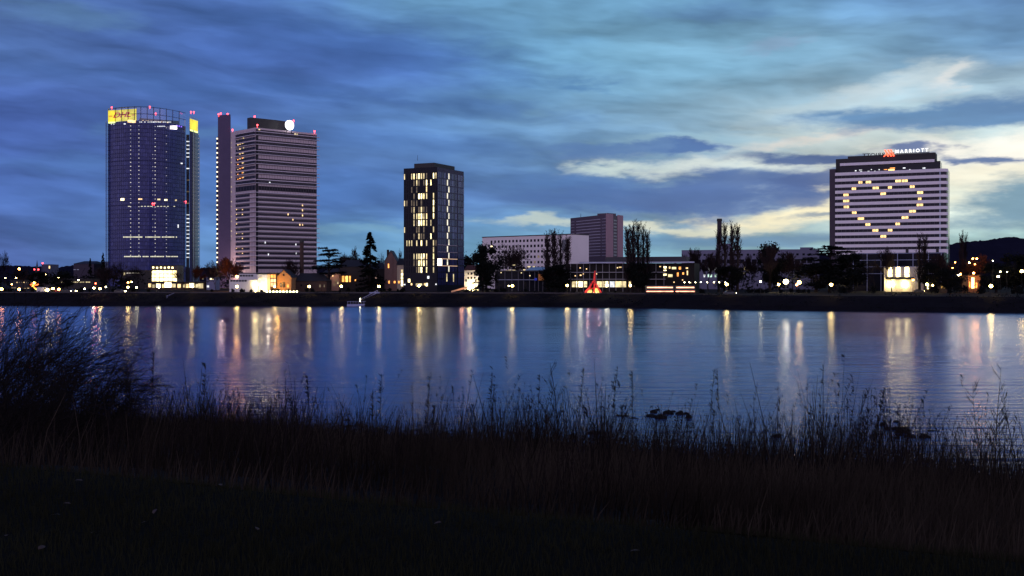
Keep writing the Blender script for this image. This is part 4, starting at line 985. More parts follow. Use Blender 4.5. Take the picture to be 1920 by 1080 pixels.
t, f = house('townhouse', 'narrow floodlit townhouse against the left side of the dark glass tower', 'house', 744.5, 756.5, 497, 515, 10, cream, slate, 484, False, [(753.8, 508+6.5*i, 3.4, 5, M_winb if i else M_winc) for i in range(5)]+[(748, 529, 2.4, 4, M_wino)])
t, f = house('white_house', 'white three storey house floodlit from below right of the dark glass tower', 'house', 870.5, 897, 507, 520, 12, whitew, mat('red tile roof', (.12, .04, .03), .8, .2, 1), 497, False, [(878+6*i, 513+8*j, 3.2, 4) for i in range(3) for j in range(2)]+[(874, 526, 3, 5), (892, 526, 3, 5)])
p = f.pt(f.L*.62, ZZ(538, 520), 2.5); mb = MB(); mb.ball(tuple(p), .7, 10, 6); mb.tube([(p.x, p.y, GZ), (p.x, p.y, p.z-.5)], [.06, .06], 4); mb.build('floodlight', MATS['flood white'], t)
point('floodlight_beam', p+f.n*2.0+UP*.8, 2600, (1, .8, .5), t)
t, f = house('lit_kiosk', 'small kiosk with a tall glowing orange doorway at the foot of the right hand trees', 'kiosk', 1815, 1838, 517, 450, 6, mat('kiosk wall', (.25, .14, .08), .8), slate, None, False, [(1824, 530.5, 5, 20, glow('doorway glow', (1, .62, .22), 7)), (1818, 534, 2.4, 12, M_wino), (1830.5, 535, 3, 10, M_wino)])
point('kiosk_light', f.pt(f.L*.4, ZZ(520, 450), 3.5), 900, (1, .38, .10), t)
house('ticket_booth', 'tiny booth with warm panes beside the entrance of the striped tower', 'kiosk', 1737, 1746, 531, 455, 3, dusk, slate, None, False, [(1739.8, 537.5, 3, 9, M_winb), (1744, 537, 2.4, 5, M_winw)])
house('garage', 'low garage with a dull yellow gate left of the glowing doorway', 'building', 1763, 1776, 534, 452, 4, dusk, slate, None, False, [(1768, 538.5, 7, 4, glow('garage dull', (1, .55, .12), .6, .3, .6))])
# far left
house('distant_block', 'distant flat block on the left skyline with a red roof light', 'building', 78, 93, 495.5, 1500, 30, mat('far block', (.05, .05, .10), .8), None, None, False, [(92.4, 501, 3, 5, M_winw)], extra=())
t, f = house('distant_block', 'distant low roof line left of the round glass tower', 'building', 138, 176, 494.5, 900, 30, mat('far roof', (.04, .03, .06), .8), slate, 489, False, [(140+6*i, 505.5, 4, 1.2, glow('far dim', (.6, .6, 1), .22)) for i in range(2)])
house('distant_block', 'pale distant hall just left of the round glass tower', 'building', 177, 203, 497, 950, 25, mat('far pale', (.14, .16, .30), .8), slate, 490, False, [(202, 512.5, 3, 2.5, M_winc), (202, 517.5, 3, 2.5, M_winc), (202, 523, 3, 2.5, M_winc)])
house('long_shed', 'long dark hall on the far left with a dotted strip of lit windows', 'building', 100, 174, 524, 640, 14, dusk, slate, None, False, [(113+2.9*i, 529, 1.9, 1.7, M_winc if i % 4 else M_wind) for i in range(20)])
house('long_shed', 'second dark hall left of the red neon lights with sparse lit windows', 'building', 20, 94, 526, 660, 14, dusk, slate, None, False, [(32+4.4*i, 529.5, 1.6, 1.4, M_wind if i % 3 else M_winw) for i in range(14)]+[(26, 540, 9, 3, M_wind), (47, 541.5, 4, 2, M_winw), (53, 541, 3, 2, M_winw)])
t = thing('church_spire', 'thin dark church spire on the far left skyline', 'spire', base_at(69.5, 1700)); mb = MB(); x, y = XY(69.5, 1700); mb.tube([(x, y, GZ), (x, y, 26), (x, y, ZZ(488, 1700))], [3, 2.2, .2], 6); mb.build('steeple', M_dark, t)
for px, py, D, lab in ((36, 504.3, 1400, 'orange light of a mast on the left skyline above the dark hall'), (72, 505.4, 1400, 'red light of a mast left of the distant flat block'), (64.5, 505.2, 1450, 'pinkish light of a short mast beside the church spire'), (80, 493.5, 1500, 'red light of a mast rising behind the distant flat block')):
    x, y = XY(px, D); z = ZZ(py, D); t = thing('light_mast', lab, 'mast', (x, y, GZ)); mb = MB(); mb.tube([(x, y, GZ), (x, y, z-.8)], [.35, .2], 5); mb.build('mast', M_post, t); mb = MB(); mb.ball((x, y, z), 1.5 if px == 36 else 1.1, 8, 5); mb.build('lamp', M_lampo if px == 36 else M_lampr, t)

# ================================================================== TREES
M_bark = mat('dark bark', (.022, .017, .018), .95, .3, 2.0, spec=.1)
M_twig = mat('bare twigs', (.024, .017, .020), .95, .3, 1.0, spec=.05)
M_twigw = mat('russet and lamplit twigs', (.06, .022, .014), .95, .3, 1.0, spec=.05)  # russet tone also carries the lamplight on the orange and reddish lit trees
M_leafd = mat('dark needles', (.006, .008, .008), .95, .5, .6, spec=.1)
def rand_dir(rg, d, spread):
    a = d.cross(Vector((rg.uniform(-1, 1), rg.uniform(-1, 1), rg.uniform(-1, 1)))); 
    if a.length < 1e-6: a = Vector((1, 0, 0))
    a.normalize(); return (d*math.cos(spread)+a*math.sin(spread)).normalized()
def bare_proto(seed, spread=.62, lift=.16, levels=4, trunk=.22, kids=(6, 6, 5, 4), ln=(.40, .24, .15, .09), w=.0040):
    """a unit-high leafless tree; returns (trunk and limbs, twigs)"""
    rg = random.Random(seed); T, Cw = MB(), MB()
    def grow(p, d, L, r, lev):
        n = 3; pts = [p]; rad = [r]; q = p; dd = d
        for k in range(n):
            dd = (rand_dir(rg, dd, .16)+Vector((0, 0, lift*.35))).normalized(); q = q+dd*(L/n); pts.append(q); rad.append(max(w*.6, r*(1-.28*(k+1))))
        if lev < 2: T.tube(pts, rad, 5 if lev == 0 else 4, cap=False)
        else:
            for k in range(n):
                a, c = pts[k], pts[k+1]; s = (c-a).cross(Vector((0.2, 1, 0.1))).normalized()*max(w, rad[k])
                Cw.quad(tuple(a-s), tuple(a+s), tuple(c+s*.8), tuple(c-s*.8))
        if lev >= levels: return
        for k in range(kids[lev]):
            t = rg.uniform(.35 if lev else .55, 1.0); i = min(n-1, int(t*n)); pp = pts[i].lerp(pts[i+1], t*n-i)
            grow(pp, (rand_dir(rg, dd, rg.uniform(spread*.5, spread*1.25))+Vector((0, 0, lift))).normalized(), ln[lev]*rg.uniform(.7, 1.15), rad[i]*.55, lev+1)
        if lev: grow(pts[-1], dd, ln[lev]*.8, rad[-1]*.8, lev+1)
    grow(Vector((0, 0, 0)), Vector((0, 0, 1)), trunk*1.6, .017, 0)
    zmax = max(v[2] for v in Cw.v)
    for m in (T, Cw): m.v = [tuple(Vector(v)/zmax) for v in m.v]
    return T, Cw
def poplar_proto(seed, n=95):
    rg = random.Random(seed); T, Cw = MB(), MB()
    T.tube([(0, 0, 0), (.003, .002, .35), (-.002, .003, .7), (0, 0, .98)], [.013, .010, .006, .002], 5, cap=False)
    for k in range(n):
        z = rg.uniform(.10, .9); a = rg.uniform(0, 6.283); L = rg.uniform(.10, .26)*(1.05-z*.55); out = rg.uniform(.15, .34)
        p = Vector((0, 0, z)); d = Vector((math.cos(a)*out, math.sin(a)*out, 1)).normalized(); r = .0036
        for s in range(3):
            q = p+d*(L/3); d = (d+Vector((-d.x*.25, -d.y*.25, .12))).normalized(); sd = (q-p).cross(Vector((.2, 1, 0))).normalized()*r
            Cw.quad(tuple(p-sd), tuple(p+sd), tuple(q+sd*.7), tuple(q-sd*.7))
            for _ in range(3):
                e = rand_dir(rg, d, .35); e.z = abs(e.z); qq = q+e*L*rg.uniform(.15, .35); s2 = (qq-q).cross(Vector((.2, 1, 0))).normalized()*.0016
                Cw.quad(tuple(q-s2), tuple(q+s2), tuple(qq+s2*.6), tuple(qq-s2*.6))
            p = q; r *= .7
    return T, Cw
def leaf(mb, rg, p, s, flat=0.0):
    a = Vector((rg.uniform(-1, 1), rg.uniform(-1, 1), rg.uniform(-1, 1)*(1-flat))).normalized()*s
    c = Vector((rg.uniform(-1, 1), rg.uniform(-1, 1), rg.uniform(-1, 1)*(1-flat))).normalized()*s*.6
    p = Vector(p); mb.quad(tuple(p-a), tuple(p-c), tuple(p+a), tuple(p+c))
def conifer_proto(seed, n=2600, wid=.17, power=1.0):
    rg = random.Random(seed); T, Cw = MB(), MB()
    T.tube([(0, 0, 0), (0, 0, .5), (0, 0, .97)], [.02, .012, .003], 6, cap=False)
    boughs = [(rg.uniform(.05, .97), rg.uniform(0, 6.283)) for _ in range(90)]
    for k in range(n):
        z, a = rg.choice(boughs); R_ = wid*(1-z)**power*rg.uniform(.75, 1.12)+.008; t = math.sqrt(rg.random())
        aa = a+rg.uniform(-.25, .25)
        leaf(Cw, rg, (R_*t*math.cos(aa), R_*t*math.sin(aa), z-.05*t+rg.uniform(-.012, .018)), .024, .5)
    return T, Cw
def cedar_proto(seed, n=3600):
    rg = random.Random(seed); T, Cw = MB(), MB()
    T.tube([(0, 0, 0), (.01, 0, .3), (-.01, 0, .6), (0, 0, .95)], [.03, .024, .016, .005], 6, cap=False)
    plates = []
    for z, Rr, m in ((.96, .20, 4), (.84, .34, 6), (.70, .42, 7), (.56, .46, 7), (.42, .44, 6)):
        for j in range(m):
            a = 6.283*j/m+rg.uniform(-.4, .4); r = Rr*rg.uniform(.45, .95)
            c = Vector((r*math.cos(a), r*math.sin(a), z+rg.uniform(-.04, .03))); plates.append((c, rg.uniform(.10, .17)))
            T.tube([(0, 0, z-.10), tuple(c*.6+Vector((0, 0, z-.02))*.4), tuple(c)], [.010, .006, .002], 4, cap=False)
    for k in range(n):
        c, r = rg.choice(plates); a = rg.uniform(0, 6.283); t = math.sqrt(rg.random())*r
        leaf(Cw, rg, (c.x+t*math.cos(a), c.y+t*math.sin(a), c.z+rg.uniform(-.016, .018)-t*t*.5), .034, .8)
    return T, Cw
def round_proto(seed, n=3600, squat=1.0):
    rg = random.Random(seed); T, Cw = MB(), MB()
    T.tube([(0, 0, 0), (.01, .01, .3), (0, 0, .7)], [.03, .022, .006], 6, cap=False)
    cl = []
    for k in range(34):
        th = rg.uniform(0, 6.283); z = rg.uniform(.18, .93); rr = .34*squat*math.sin(math.pi*min(.95, max(.12, z*.9)))*rg.uniform(.4, 1)
        c = Vector((rr*math.cos(th), rr*math.sin(th), z)); cl.append((c, rg.uniform(.05, .11)))
        T.tube([(0, 0, max(.15, z-.25)), tuple(c)], [.007, .002], 4, cap=False)
    for k in range(n):
        c, r = rg.choice(cl); v = Vector((rg.gauss(0, 1), rg.gauss(0, 1), rg.gauss(0, 1)))*r*.6
        leaf(Cw, rg, tuple(c+v), .030)
    return T, Cw
PROTO = {}
def tree_mesh(kind):
    if kind not in PROTO:
        k, v = kind.split('_'); v = int(v)
        T, Cw = {'bare': lambda: bare_proto(11+v, .5+.1*v), 'broad': lambda: bare_proto(31+v, .85, .06, 4, .15), 'poplar': lambda: poplar_proto(51+v), 'conifer': lambda: conifer_proto(61+v, wid=.17+.03*v, power=.85),
                 'cedar': lambda: cedar_proto(71+v), 'evergreen': lambda: round_proto(81+v)}[k]()
        PROTO[kind] = (T, Cw)
    return PROTO[kind]
GROUPS = {'bare': 'leafless trees on the far bank', 'broad': 'leafless trees on the far bank', 'poplar': 'poplars on the far bank', 'conifer': 'dark conifers on the far bank', 'cedar': 'cedars on the far bank', 'evergreen': 'dark evergreens on the far bank'}
NAMES = {'bare': 'bare_tree', 'broad': 'bare_tree', 'poplar': 'poplar', 'conifer': 'conifer', 'cedar': 'cedar', 'evergreen': 'evergreen_tree'}
MADE = {}
def tree(kind, px, ytop, D, wpx, label, m=None, rz=None):
    k0 = kind.split('_')[0]; H = ZZ(ytop, D)-GZ; key = (kind, m.name if m else '')
    if key not in MADE:
        T, Cw = tree_mesh(kind)
        t = thing(NAMES[k0], label, 'tree', (0, 0, 0), GROUPS[k0])
        T.build('trunk', M_bark, t)
        c = Cw.build('crown', m or (M_leafd if k0 in ('conifer', 'cedar', 'evergreen') else M_twig), t)
        xs_ = sorted(math.hypot(v[0], v[1]) for v in Cw.v); w = xs_[int(len(xs_)*.93)]; MADE[key] = (t, w)
    else:
        t0, w = MADE[key]; t = copy_tree(t0)
    w = MADE[key][1]
    x, y = XY(px, D); t.location = (x, y, GZ)
    s = wpx*D/F/2/w
    t.scale = (s, s, H); t.rotation_euler = (0, 0, rz if rz is not None else rnd.uniform(0, 6.28)); t['label'] = label
    return t
TREES = [
    ('bare_0', 14, 468, 432, 48, 'bare tree at the far left above the river shrub', None),
    ('bare_1', 45, 500, 470, 34, 'small bare tree right of the leftmost bank tree', None),
    ('evergreen_0', 118, 512, 560, 40, 'dark rounded tree behind the dotted strip of hall windows', None),
    ('evergreen_1', 70, 509, 600, 46, 'dark rounded tree below the church spire', None),
    ('conifer_0', 193, 470, 640, 12, 'slim dark conifer just left of the round glass tower', None),
    ('conifer_1', 169, 482, 900, 10, 'tiny conifer on the roof line left of the round glass tower', None),
    ('bare_1', 205, 500, 500, 46, 'bare tree at the left foot of the round glass tower', None),
    ('bare_2', 234, 488, 520, 52, 'bare tree in front of the left half of the round glass tower', None),
    ('bare_0', 262, 497, 515, 44, 'bare tree beside the bright glazed pavilion, on its left', None),
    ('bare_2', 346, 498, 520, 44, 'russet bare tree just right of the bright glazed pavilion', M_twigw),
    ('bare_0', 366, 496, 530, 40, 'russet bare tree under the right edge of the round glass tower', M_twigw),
    ('broad_0', 405, 487, 505, 44, 'dark spreading bare tree left of the orange lit tree', None),
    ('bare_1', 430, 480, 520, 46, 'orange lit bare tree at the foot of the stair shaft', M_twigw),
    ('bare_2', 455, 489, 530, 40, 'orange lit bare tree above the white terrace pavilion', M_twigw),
    ('bare_1', 545, 484, 495, 34, 'thin bare tree left of the dark brick chimney', None),
    ('cedar_0', 617, 463, 500, 66, 'big flat topped cedar right of the ribbed slab tower', None),
    ('broad_1', 666, 460, 555, 62, 'domed bare tree between the cedar and the pointed conifer', None),
    ('conifer_1', 694, 431, 515, 42, 'tall pointed conifer rising over the dark villas', None),
    ('broad_0', 712, 471, 600, 18, 'little round bare tree right of the pointed conifer', None),
    ('broad_1', 746, 465, 620, 30, 'bare tree directly left of the dark glass tower', None),
    ('evergreen_0', 655, 482, 560, 60, 'dark rounded evergreen under the domed bare tree', None),
    ('evergreen_1', 883, 473, 570, 46, 'dark rounded evergreen behind the floodlit white house', None),
    ('evergreen_0', 912, 459, 465, 52, 'tall irregular evergreen left of the pale office block', None),
    ('conifer_0', 905, 463, 462, 34, 'dark conifer leaning into the tall irregular evergreen', None),
    ('broad_0', 956, 456, 500, 72, 'wide bare tree against the windows of the pale office block', None),
    ('poplar_0', 1026, 437, 486, 22, 'leftmost of the poplars before the pale office block', None),
    ('poplar_1', 1039, 434, 486, 24, 'second poplar from the left before the pale office block', None),
    ('poplar_0', 1051, 436, 487, 24, 'third poplar from the left before the pale office block', None),
    ('poplar_1', 1064, 446, 488, 22, 'rightmost poplar before the pale office block, by the brown tower', None),
    ('evergreen_1', 1040, 495, 476, 60, 'dark bush mass at the feet of the poplars by the annex', None),
    ('poplar_1', 1177, 428, 452, 22, 'leftmost poplar of the clump before the glass hall', None),
    ('poplar_0', 1186, 420, 452, 24, 'second poplar from the left in the clump before the glass hall', None),
    ('poplar_1', 1196, 417, 453, 24, 'tallest poplar in the middle of the clump before the glass hall', None),
    ('poplar_0', 1206, 420, 452, 24, 'second poplar from the right in the clump before the glass hall', None),
    ('poplar_1', 1214, 433, 451, 20, 'rightmost poplar of the clump before the glass hall', None),
    ('evergreen_0', 1196, 492, 448, 48, 'dark undergrowth at the feet of the poplar clump before the glass hall', None),
    ('bare_0', 1305, 463, 520, 52, 'bare tree at the left end of the long greyish building', None),
    ('bare_1', 1328, 472, 515, 40, 'small bare tree left of the tall dark chimney', None),
    ('poplar_0', 1348, 430, 470, 22, 'poplar in front of the tall dark chimney', None),
    ('poplar_1', 1359, 421, 470, 22, 'poplar immediately right of the tall dark chimney', None),
    ('poplar_0', 1373, 420, 470, 20, 'left poplar of the separate pair right of the chimney', None),
    ('poplar_1', 1383, 424, 470, 22, 'right poplar of the separate pair right of the chimney', None),
    ('evergreen_1', 1366, 498, 466, 56, 'dark bush mass below the chimney poplars', None),
    ('bare_2', 1412, 476, 490, 46, 'bare tree before the middle windows of the long greyish building', None),
    ('evergreen_0', 1443, 458, 480, 50, 'dark tree breaking the roof line of the long greyish building', None),
    ('bare_0', 1446, 456, 470, 50, 'tall bare tree over the dark tree of the long greyish building', None),
    ('bare_1', 1485, 470, 480, 50, 'bare tree behind the starry lamp', None),
    ('cedar_0', 1556, 459, 455, 100, 'huge dark cedar with drooping boughs left of the hotel', None),
    ('evergreen_1', 1530, 488, 450, 76, 'dark evergreen under the huge cedar, on its left', None),
    ('evergreen_0', 1590, 476, 448, 74, 'dark evergreen under the huge cedar, on the hotel side', None),
    ('bare_2', 1640, 478, 470, 56, 'bare tree left of the white lit entrance hall', None),
    ('bare_0', 1672, 461, 478, 60, 'bare tree whose twigs cover the lowest white bands of the hotel', None),
    ('poplar_0', 1724, 441, 470, 20, 'poplar in front of the right half of the hotel', None),
    ('poplar_1', 1734, 443, 470, 20, 'poplar close behind the other hotel poplar, on its right', None),
    ('evergreen_1', 1752, 490, 455, 44, 'dark evergreen right of the white lit entrance hall', None),
    ('bare_1', 1768, 474, 460, 52, 'bare tree at the right corner of the hotel', None),
    ('poplar_0', 1803, 437, 480, 16, 'left one of two slim poplars right of the hotel', None),
    ('poplar_1', 1810, 438, 480, 16, 'right one of two slim poplars right of the hotel', None),
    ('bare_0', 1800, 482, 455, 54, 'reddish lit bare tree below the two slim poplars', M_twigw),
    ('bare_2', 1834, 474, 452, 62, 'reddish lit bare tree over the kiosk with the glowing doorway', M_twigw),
    ('evergreen_0', 1778, 505, 440, 50, 'dark bush between the garage and the slim poplars', None),
    ('evergreen_1', 1868, 492, 440, 60, 'dark evergreen right of the glowing doorway', None),
    ('evergreen_0', 1903, 478, 445, 66, 'tall dark evergreen at the right end of the bank', None),
    ('evergreen_1', 1945, 486, 440, 70, 'dark evergreen cut by the right edge of the picture', None),
]
for tr in TREES: tree(*((tr[0], tr[1], tr[2], tr[3], tr[4]*(.72 if 'poplar' in tr[0] else 1.0))+tr[5:]))
# low planting along the promenade and woods that read as one mass
def mass(name, label, cat, spans, seed, m, leafs=.45):
    rg = random.Random(seed); mb = MB()
    for (p0, p1, y0, D, dep, dens) in spans:
        w = (p1-p0)*D/F; H = ZZ(y0, D)-GZ
        cl = [(rg.uniform(p0, p1), rg.uniform(0, dep), rg.uniform(.45, 1.0)) for _ in range(max(4, int(w/3)))]
        for k in range(int(w*dens)):
            px, dd, hh = rg.choice(cl); x, y = XY(px, D+dd); r = H*.3*hh
            z = GZ+H*hh*rg.random()**.7
            leaf(mb, rg, (x+rg.gauss(0, 1)*r*1.0, y+rg.gauss(0, 1)*r*.5, min(z, GZ+H*hh)+rg.gauss(0, .25)), leafs*rg.uniform(.6, 1.4))
    return tag(mb.build(name, m), label, cat, None, 'stuff')
mass('hedge_planting', 'dark low shrubs along the far promenade', 'shrubs', [(-60, 280, 541, 455, 30, 34), (384, 545, 543, 446, 10, 24), (545, 760, 541, 446, 24, 30), (870, 1062, 541, 440, 22, 30), (1062, 1175, 546, 436, 6, 20), (1215, 1560, 541, 420, 22, 28), (1560, 1660, 536, 415, 30, 36), (1740, 2000, 537, 392, 30, 36)], 4, M_leafd, .4)
mass('distant_woods', 'dark far off trees behind the riverside buildings', 'woods', [(-80, 130, 503, 720, 60, 40), (100, 205, 508, 760, 40, 40), (205, 280, 508, 600, 20, 16), (384, 440, 508, 640, 30, 26), (590, 760, 488, 640, 40, 40), (868, 905, 478, 700, 30, 40), (1215, 1300, 500, 620, 20, 24), (1395, 1480, 500, 545, 20, 30), (1540, 1610, 480, 560, 30, 30), (1772, 2010, 486, 560, 60, 46)], 5, M_leafd, .8)

mb = MB(); g = random.Random(44)
for _ in range(260):
    px = g.uniform(-60, 1980); o_ = g.uniform(1.0, 11.5); x, y = XY(px, shoreD(px)+o_); z0 = max(.15, (o_-.5)*.43); r = g.uniform(.5, 1.7)
    for _ in range(int(30*r)): leaf(mb, g, (x+g.gauss(0, 1)*r*1.3, y+g.gauss(0, .5)*r, z0+abs(g.gauss(0, .5))*r), g.uniform(.15, .35))
tag(mb.build('bank_brambles', M_leafd), 'dark brambles scattered over the far stone bank', 'brambles', None, 'stuff')

# ================================================================== STREET FURNITURE
LAMP_MS = {'w': (M_lampw, (1, .66, .34)), 'o': (M_lampo, (1, .40, .12)), 'c': (M_lampc, (1, .9, .75)), 'r': (M_lampr, (1, .05, .05))}
def lamp(px, py, D, kind, r, label, watts=0, grp='street lamps on the far bank'):
    x, y = XY(px, D); z = ZZ(py, D)
    t = thing('street_lamp', label, 'lamp', (x, y, GZ), grp)
    mb = MB(); mb.tube([(x, y, GZ), (x, y, GZ+.6), (x, y, z-r*.9)], [.12, .07, .05], 6); mb.build('post', M_post, t)
    mb = MB(); mb.ball((x, y, z), r, 10, 6, (1, 1, .9)); mb.build('globe', LAMP_MS[kind][0], t)
    mb = MB(); mb.tube([(x, y, z+r*.8), (x, y, z+r*1.25)], [r*.75, r*.2], 8); mb.build('cap', M_post, t)
    if watts: point('lamp_light', (x, y-r-.35, z-.2), watts, LAMP_MS[kind][1], t, .25)
    return t
def near(px): return shoreD(px)+13.5
for px, py, k, r, lab, w in [
    (176, 540, 'c', .38, 'white globe lamp left of the red traffic light', 60), (187.5, 541.3, 'w', .42, 'warm globe lamp right of the red traffic light', 60),
    (240, 538.5, 'w', .40, 'warm globe lamp below the dark building with the cream strip', 60), (256, 539, 'c', .30, 'white globe lamp between cream strip building and shops', 0),
    (298, 538, 'c', .45, 'white globe lamp in front of the left shopfronts', 60), (360, 537, 'w', .45, 'warm globe lamp in front of the right shopfronts', 60),
    (444, 537.3, 'w', .46, 'warm globe lamp in front of the white terrace pavilion', 70), (515, 537.5, 'w', .38, 'warm globe lamp in front of the timber porch', 60),
    (579.7, 537.3, 'w', .46, 'warm globe lamp in front of the long dark shed', 70), (640, 536.7, 'w', .46, 'warm globe lamp in front of the bay windowed villa', 70),
    (710.5, 537, 'w', .46, 'warm globe lamp in front of the arched window villa', 70), (785.5, 536, 'w', .44, 'warm globe lamp at the foot of the dark glass tower', 70),
    (880, 541, 'w', .5, 'warm globe lamp in front of the floodlit white house', 70), (954, 536, 'c', .24, 'small white globe lamp left of the annex lamp', 0),
    (960.7, 536, 'w', .46, 'warm globe lamp in front of the glass annex', 70), (1063.5, 535.2, 'w', .44, 'warm globe lamp left of the red sculpture', 70),
    (1088.5, 534, 'c', .52, 'large white globe lamp behind the left leg of the red sculpture', 60), (1138, 535, 'c', .48, 'white globe lamp right of the red sculpture', 60),
    (1182, 535, 'w', .42, 'warm globe lamp left of the poplar clump foot', 60), (1362.5, 533.3, 'w', .5, 'warm globe lamp under the chimney poplars', 70),
    (1426, 528, 'c', .28, 'small white globe lamp before the middle of the long greyish building', 0), (1558.5, 533.7, 'w', .5, 'warm globe lamp under the huge cedar', 60),
    (1858, 536.5, 'w', .55, 'warm globe lamp right of the glowing doorway', 80)]:
    lamp(px, py, near(px), k, r, lab, w)
lamp(1473.5, 528, 455, 'c', 1.1, 'dazzling white lamp right of the middle of the long greyish building', 900)
lamp(1460, 533.5, 455, 'w', .5, 'warm lamp at the left foot of the dazzling white lamp', 60)
lamp(1498.5, 529.5, 455, 'w', .75, 'bright warm lamp right of the dazzling white lamp', 400)
lamp(1494, 534, 452, 'o', .45, 'orange lamp below the bright warm lamp', 0)
lamp(444.5, 518.5, 512, 'o', .6, 'orange sodium lamp under the orange lit trees', 6500)
lamp(1712, 525, 452, 'o', .4, 'orange lamp at the right edge of the white entrance hall', 80)
lamp(1749, 535, 450, 'w', .35, 'warm lamp right of the tiny booth', 60)
lamp(1738, 533, 450, 'w', .5, 'warm lamp above the tiny booth', 60)
lamp(1801, 514, 440, 'o', .40, 'orange lamp high among the reddish lit trees', 500)
lamp(1797, 516, 446, 'c', .34, 'white lamp next to the high orange lamp in the reddish trees', 0)
lamp(1825.5, 512, 446, 'o', .42, 'orange lamp directly above the glowing doorway', 300)
for px, py, k, r, lab in ((1824, 485, 'o', .34, 'upper left of four orange lamps over the reddish trees'), (1831.5, 485, 'o', .34, 'upper right of four orange lamps over the reddish trees'), (1817.5, 492.5, 'w', .32, 'lower left of four orange lamps over the reddish trees'), (1828, 495.5, 'o', .32, 'lower right of four orange lamps over the reddish trees'),
                         (1875.5, 509.5, 'c', .26, 'small white lamp on the dark right bank under the hill'), (1871.5, 518.5, 'c', .42, 'brighter white lamp on the dark right bank'), (1888, 509.5, 'c', .18, 'faint lamp on the dark right bank, rightmost of three'), (1861.5, 489, 'c', .18, 'faint lamp on the dark slope right of the reddish trees'),
                         (1916, 508.5, 'w', .6, 'broad warm lamp at the right edge of the bank'), (1786, 502.5, 'o', .24, 'dim orange lamp left of the two slim poplars'), (1791, 492, 'o', .22, 'dim orange lamp above another, left of the slim poplars')):
    lamp(px, py, 455 if px < 1850 else 432, k, r, lab)
for px, py, D, k, r, lab in ((3, 542, 440, 'o', .6, 'orange lamp at the extreme left of the bank'), (36, 542.3, 445, 'o', .55, 'orange lamp below the left dark hall'), (22, 533, 560, 'o', .35, 'small orange lamp above the left parking lights'), (30, 520.5, 640, 'w', .45, 'warm lamp high on the left, beside the bare tree'),
                          (10, 521, 640, 'c', .3, 'faint white lamp high on the far left edge'), (79, 520.5, 620, 'w', .4, 'warm lamp above the red neon lights'), (85.6, 515, 700, 'w', .5, 'pale lamp below the distant flat block'), (110, 520.5, 600, 'w', .55, 'bright warm lamp at the left end of the dotted hall windows'),
                          (147, 525, 600, 'c', .3, 'small white lamp over the dotted hall windows'), (89, 543.5, 440, 'w', .6, 'bright warm lamp right of the white van'), (99, 541.8, 445, 'w', .6, 'bright warm lamp in the middle of the left car park'), (110.5, 542.2, 445, 'o', .48, 'orange lamp at the right end of the left car park'),
                          (158.5, 541.5, 450, 'c', .3, 'small white lamp between car park and traffic light'), (198.5, 538, 460, 'c', .28, 'small white lamp left of the bare tree at the glass tower foot'), (240, 529.5, 470, 'o', .38, 'orange lamp above the warm globe by the cream strip building'), (247, 528.5, 475, 'w', .3, 'warm lamp beside the orange lamp by the cream strip building'),
                          (64.5, 530, 500, 'o', .5, 'orange lamp on top of the red neon lights'), (480, 523, 500, 'w', .3, 'dim warm lamp behind the white terrace pavilion')):
    lamp(px, py, D, k, r, lab)
# traffic light
t = thing('traffic_light', 'traffic light showing red at the left end of the promenade', 'traffic light', base_at(179.5, near(179)))
x, y = XY(179.5, near(179)); z = ZZ(532.3, y); mb = MB(); mb.tube([(x, y, GZ), (x, y, z-.9)], [.09, .07], 6); mb.build('post', M_post, t)
mb = MB(); mb.box(x-.22, x+.22, y-.1, y+.15, z-1.0, z+.5); mb.build('housing', M_dark, t)
for k, m in ((0, glow('signal red', (1, .07, .03), 26)), (1, M_dark), (2, M_dark)): mb = MB(); mb.ball((x, y-.15, z+.2-k*.42), .30 if k == 0 else .15, 10, 6); mb.build('signal_lens', m, t)
point('signal_glow', (x, y-.8, z), 160, (1, .05, .02), t, .2)
# neon sculpture-like sign on the far left
t = thing('neon_sign', 'tangled red and yellow neon sign on a pole at the far left', 'sign', base_at(65, 470)); x, y = XY(65, 470)
mb = MB(); mb.tube([(x, y, GZ), (x, y, ZZ(530, 470))], [.1, .08], 6); mb.build('pole', M_post, t)
for i, (c, pts) in enumerate((((1, .12, .03), [(57, 534), (62, 532), (66, 535), (72, 533)]), ((1, .42, .06), [(60, 537), (64, 533), (67, 530), (64, 528.5)]), ((1, .22, .03), [(61, 534), (64, 539), (68, 541.5), (71, 541)]), ((1, .66, .1), [(65, 540), (67, 542), (70, 543)]))):
    mb = MB(); mb.tube([(*XY(a, 470), ZZ(c_, 470)) for a, c_ in pts], [.22]*len(pts), 6); mb.build('neon_tube', glow('neon %s' % ('red', 'amber', 'scarlet', 'yellow')[i], c, 5), t)
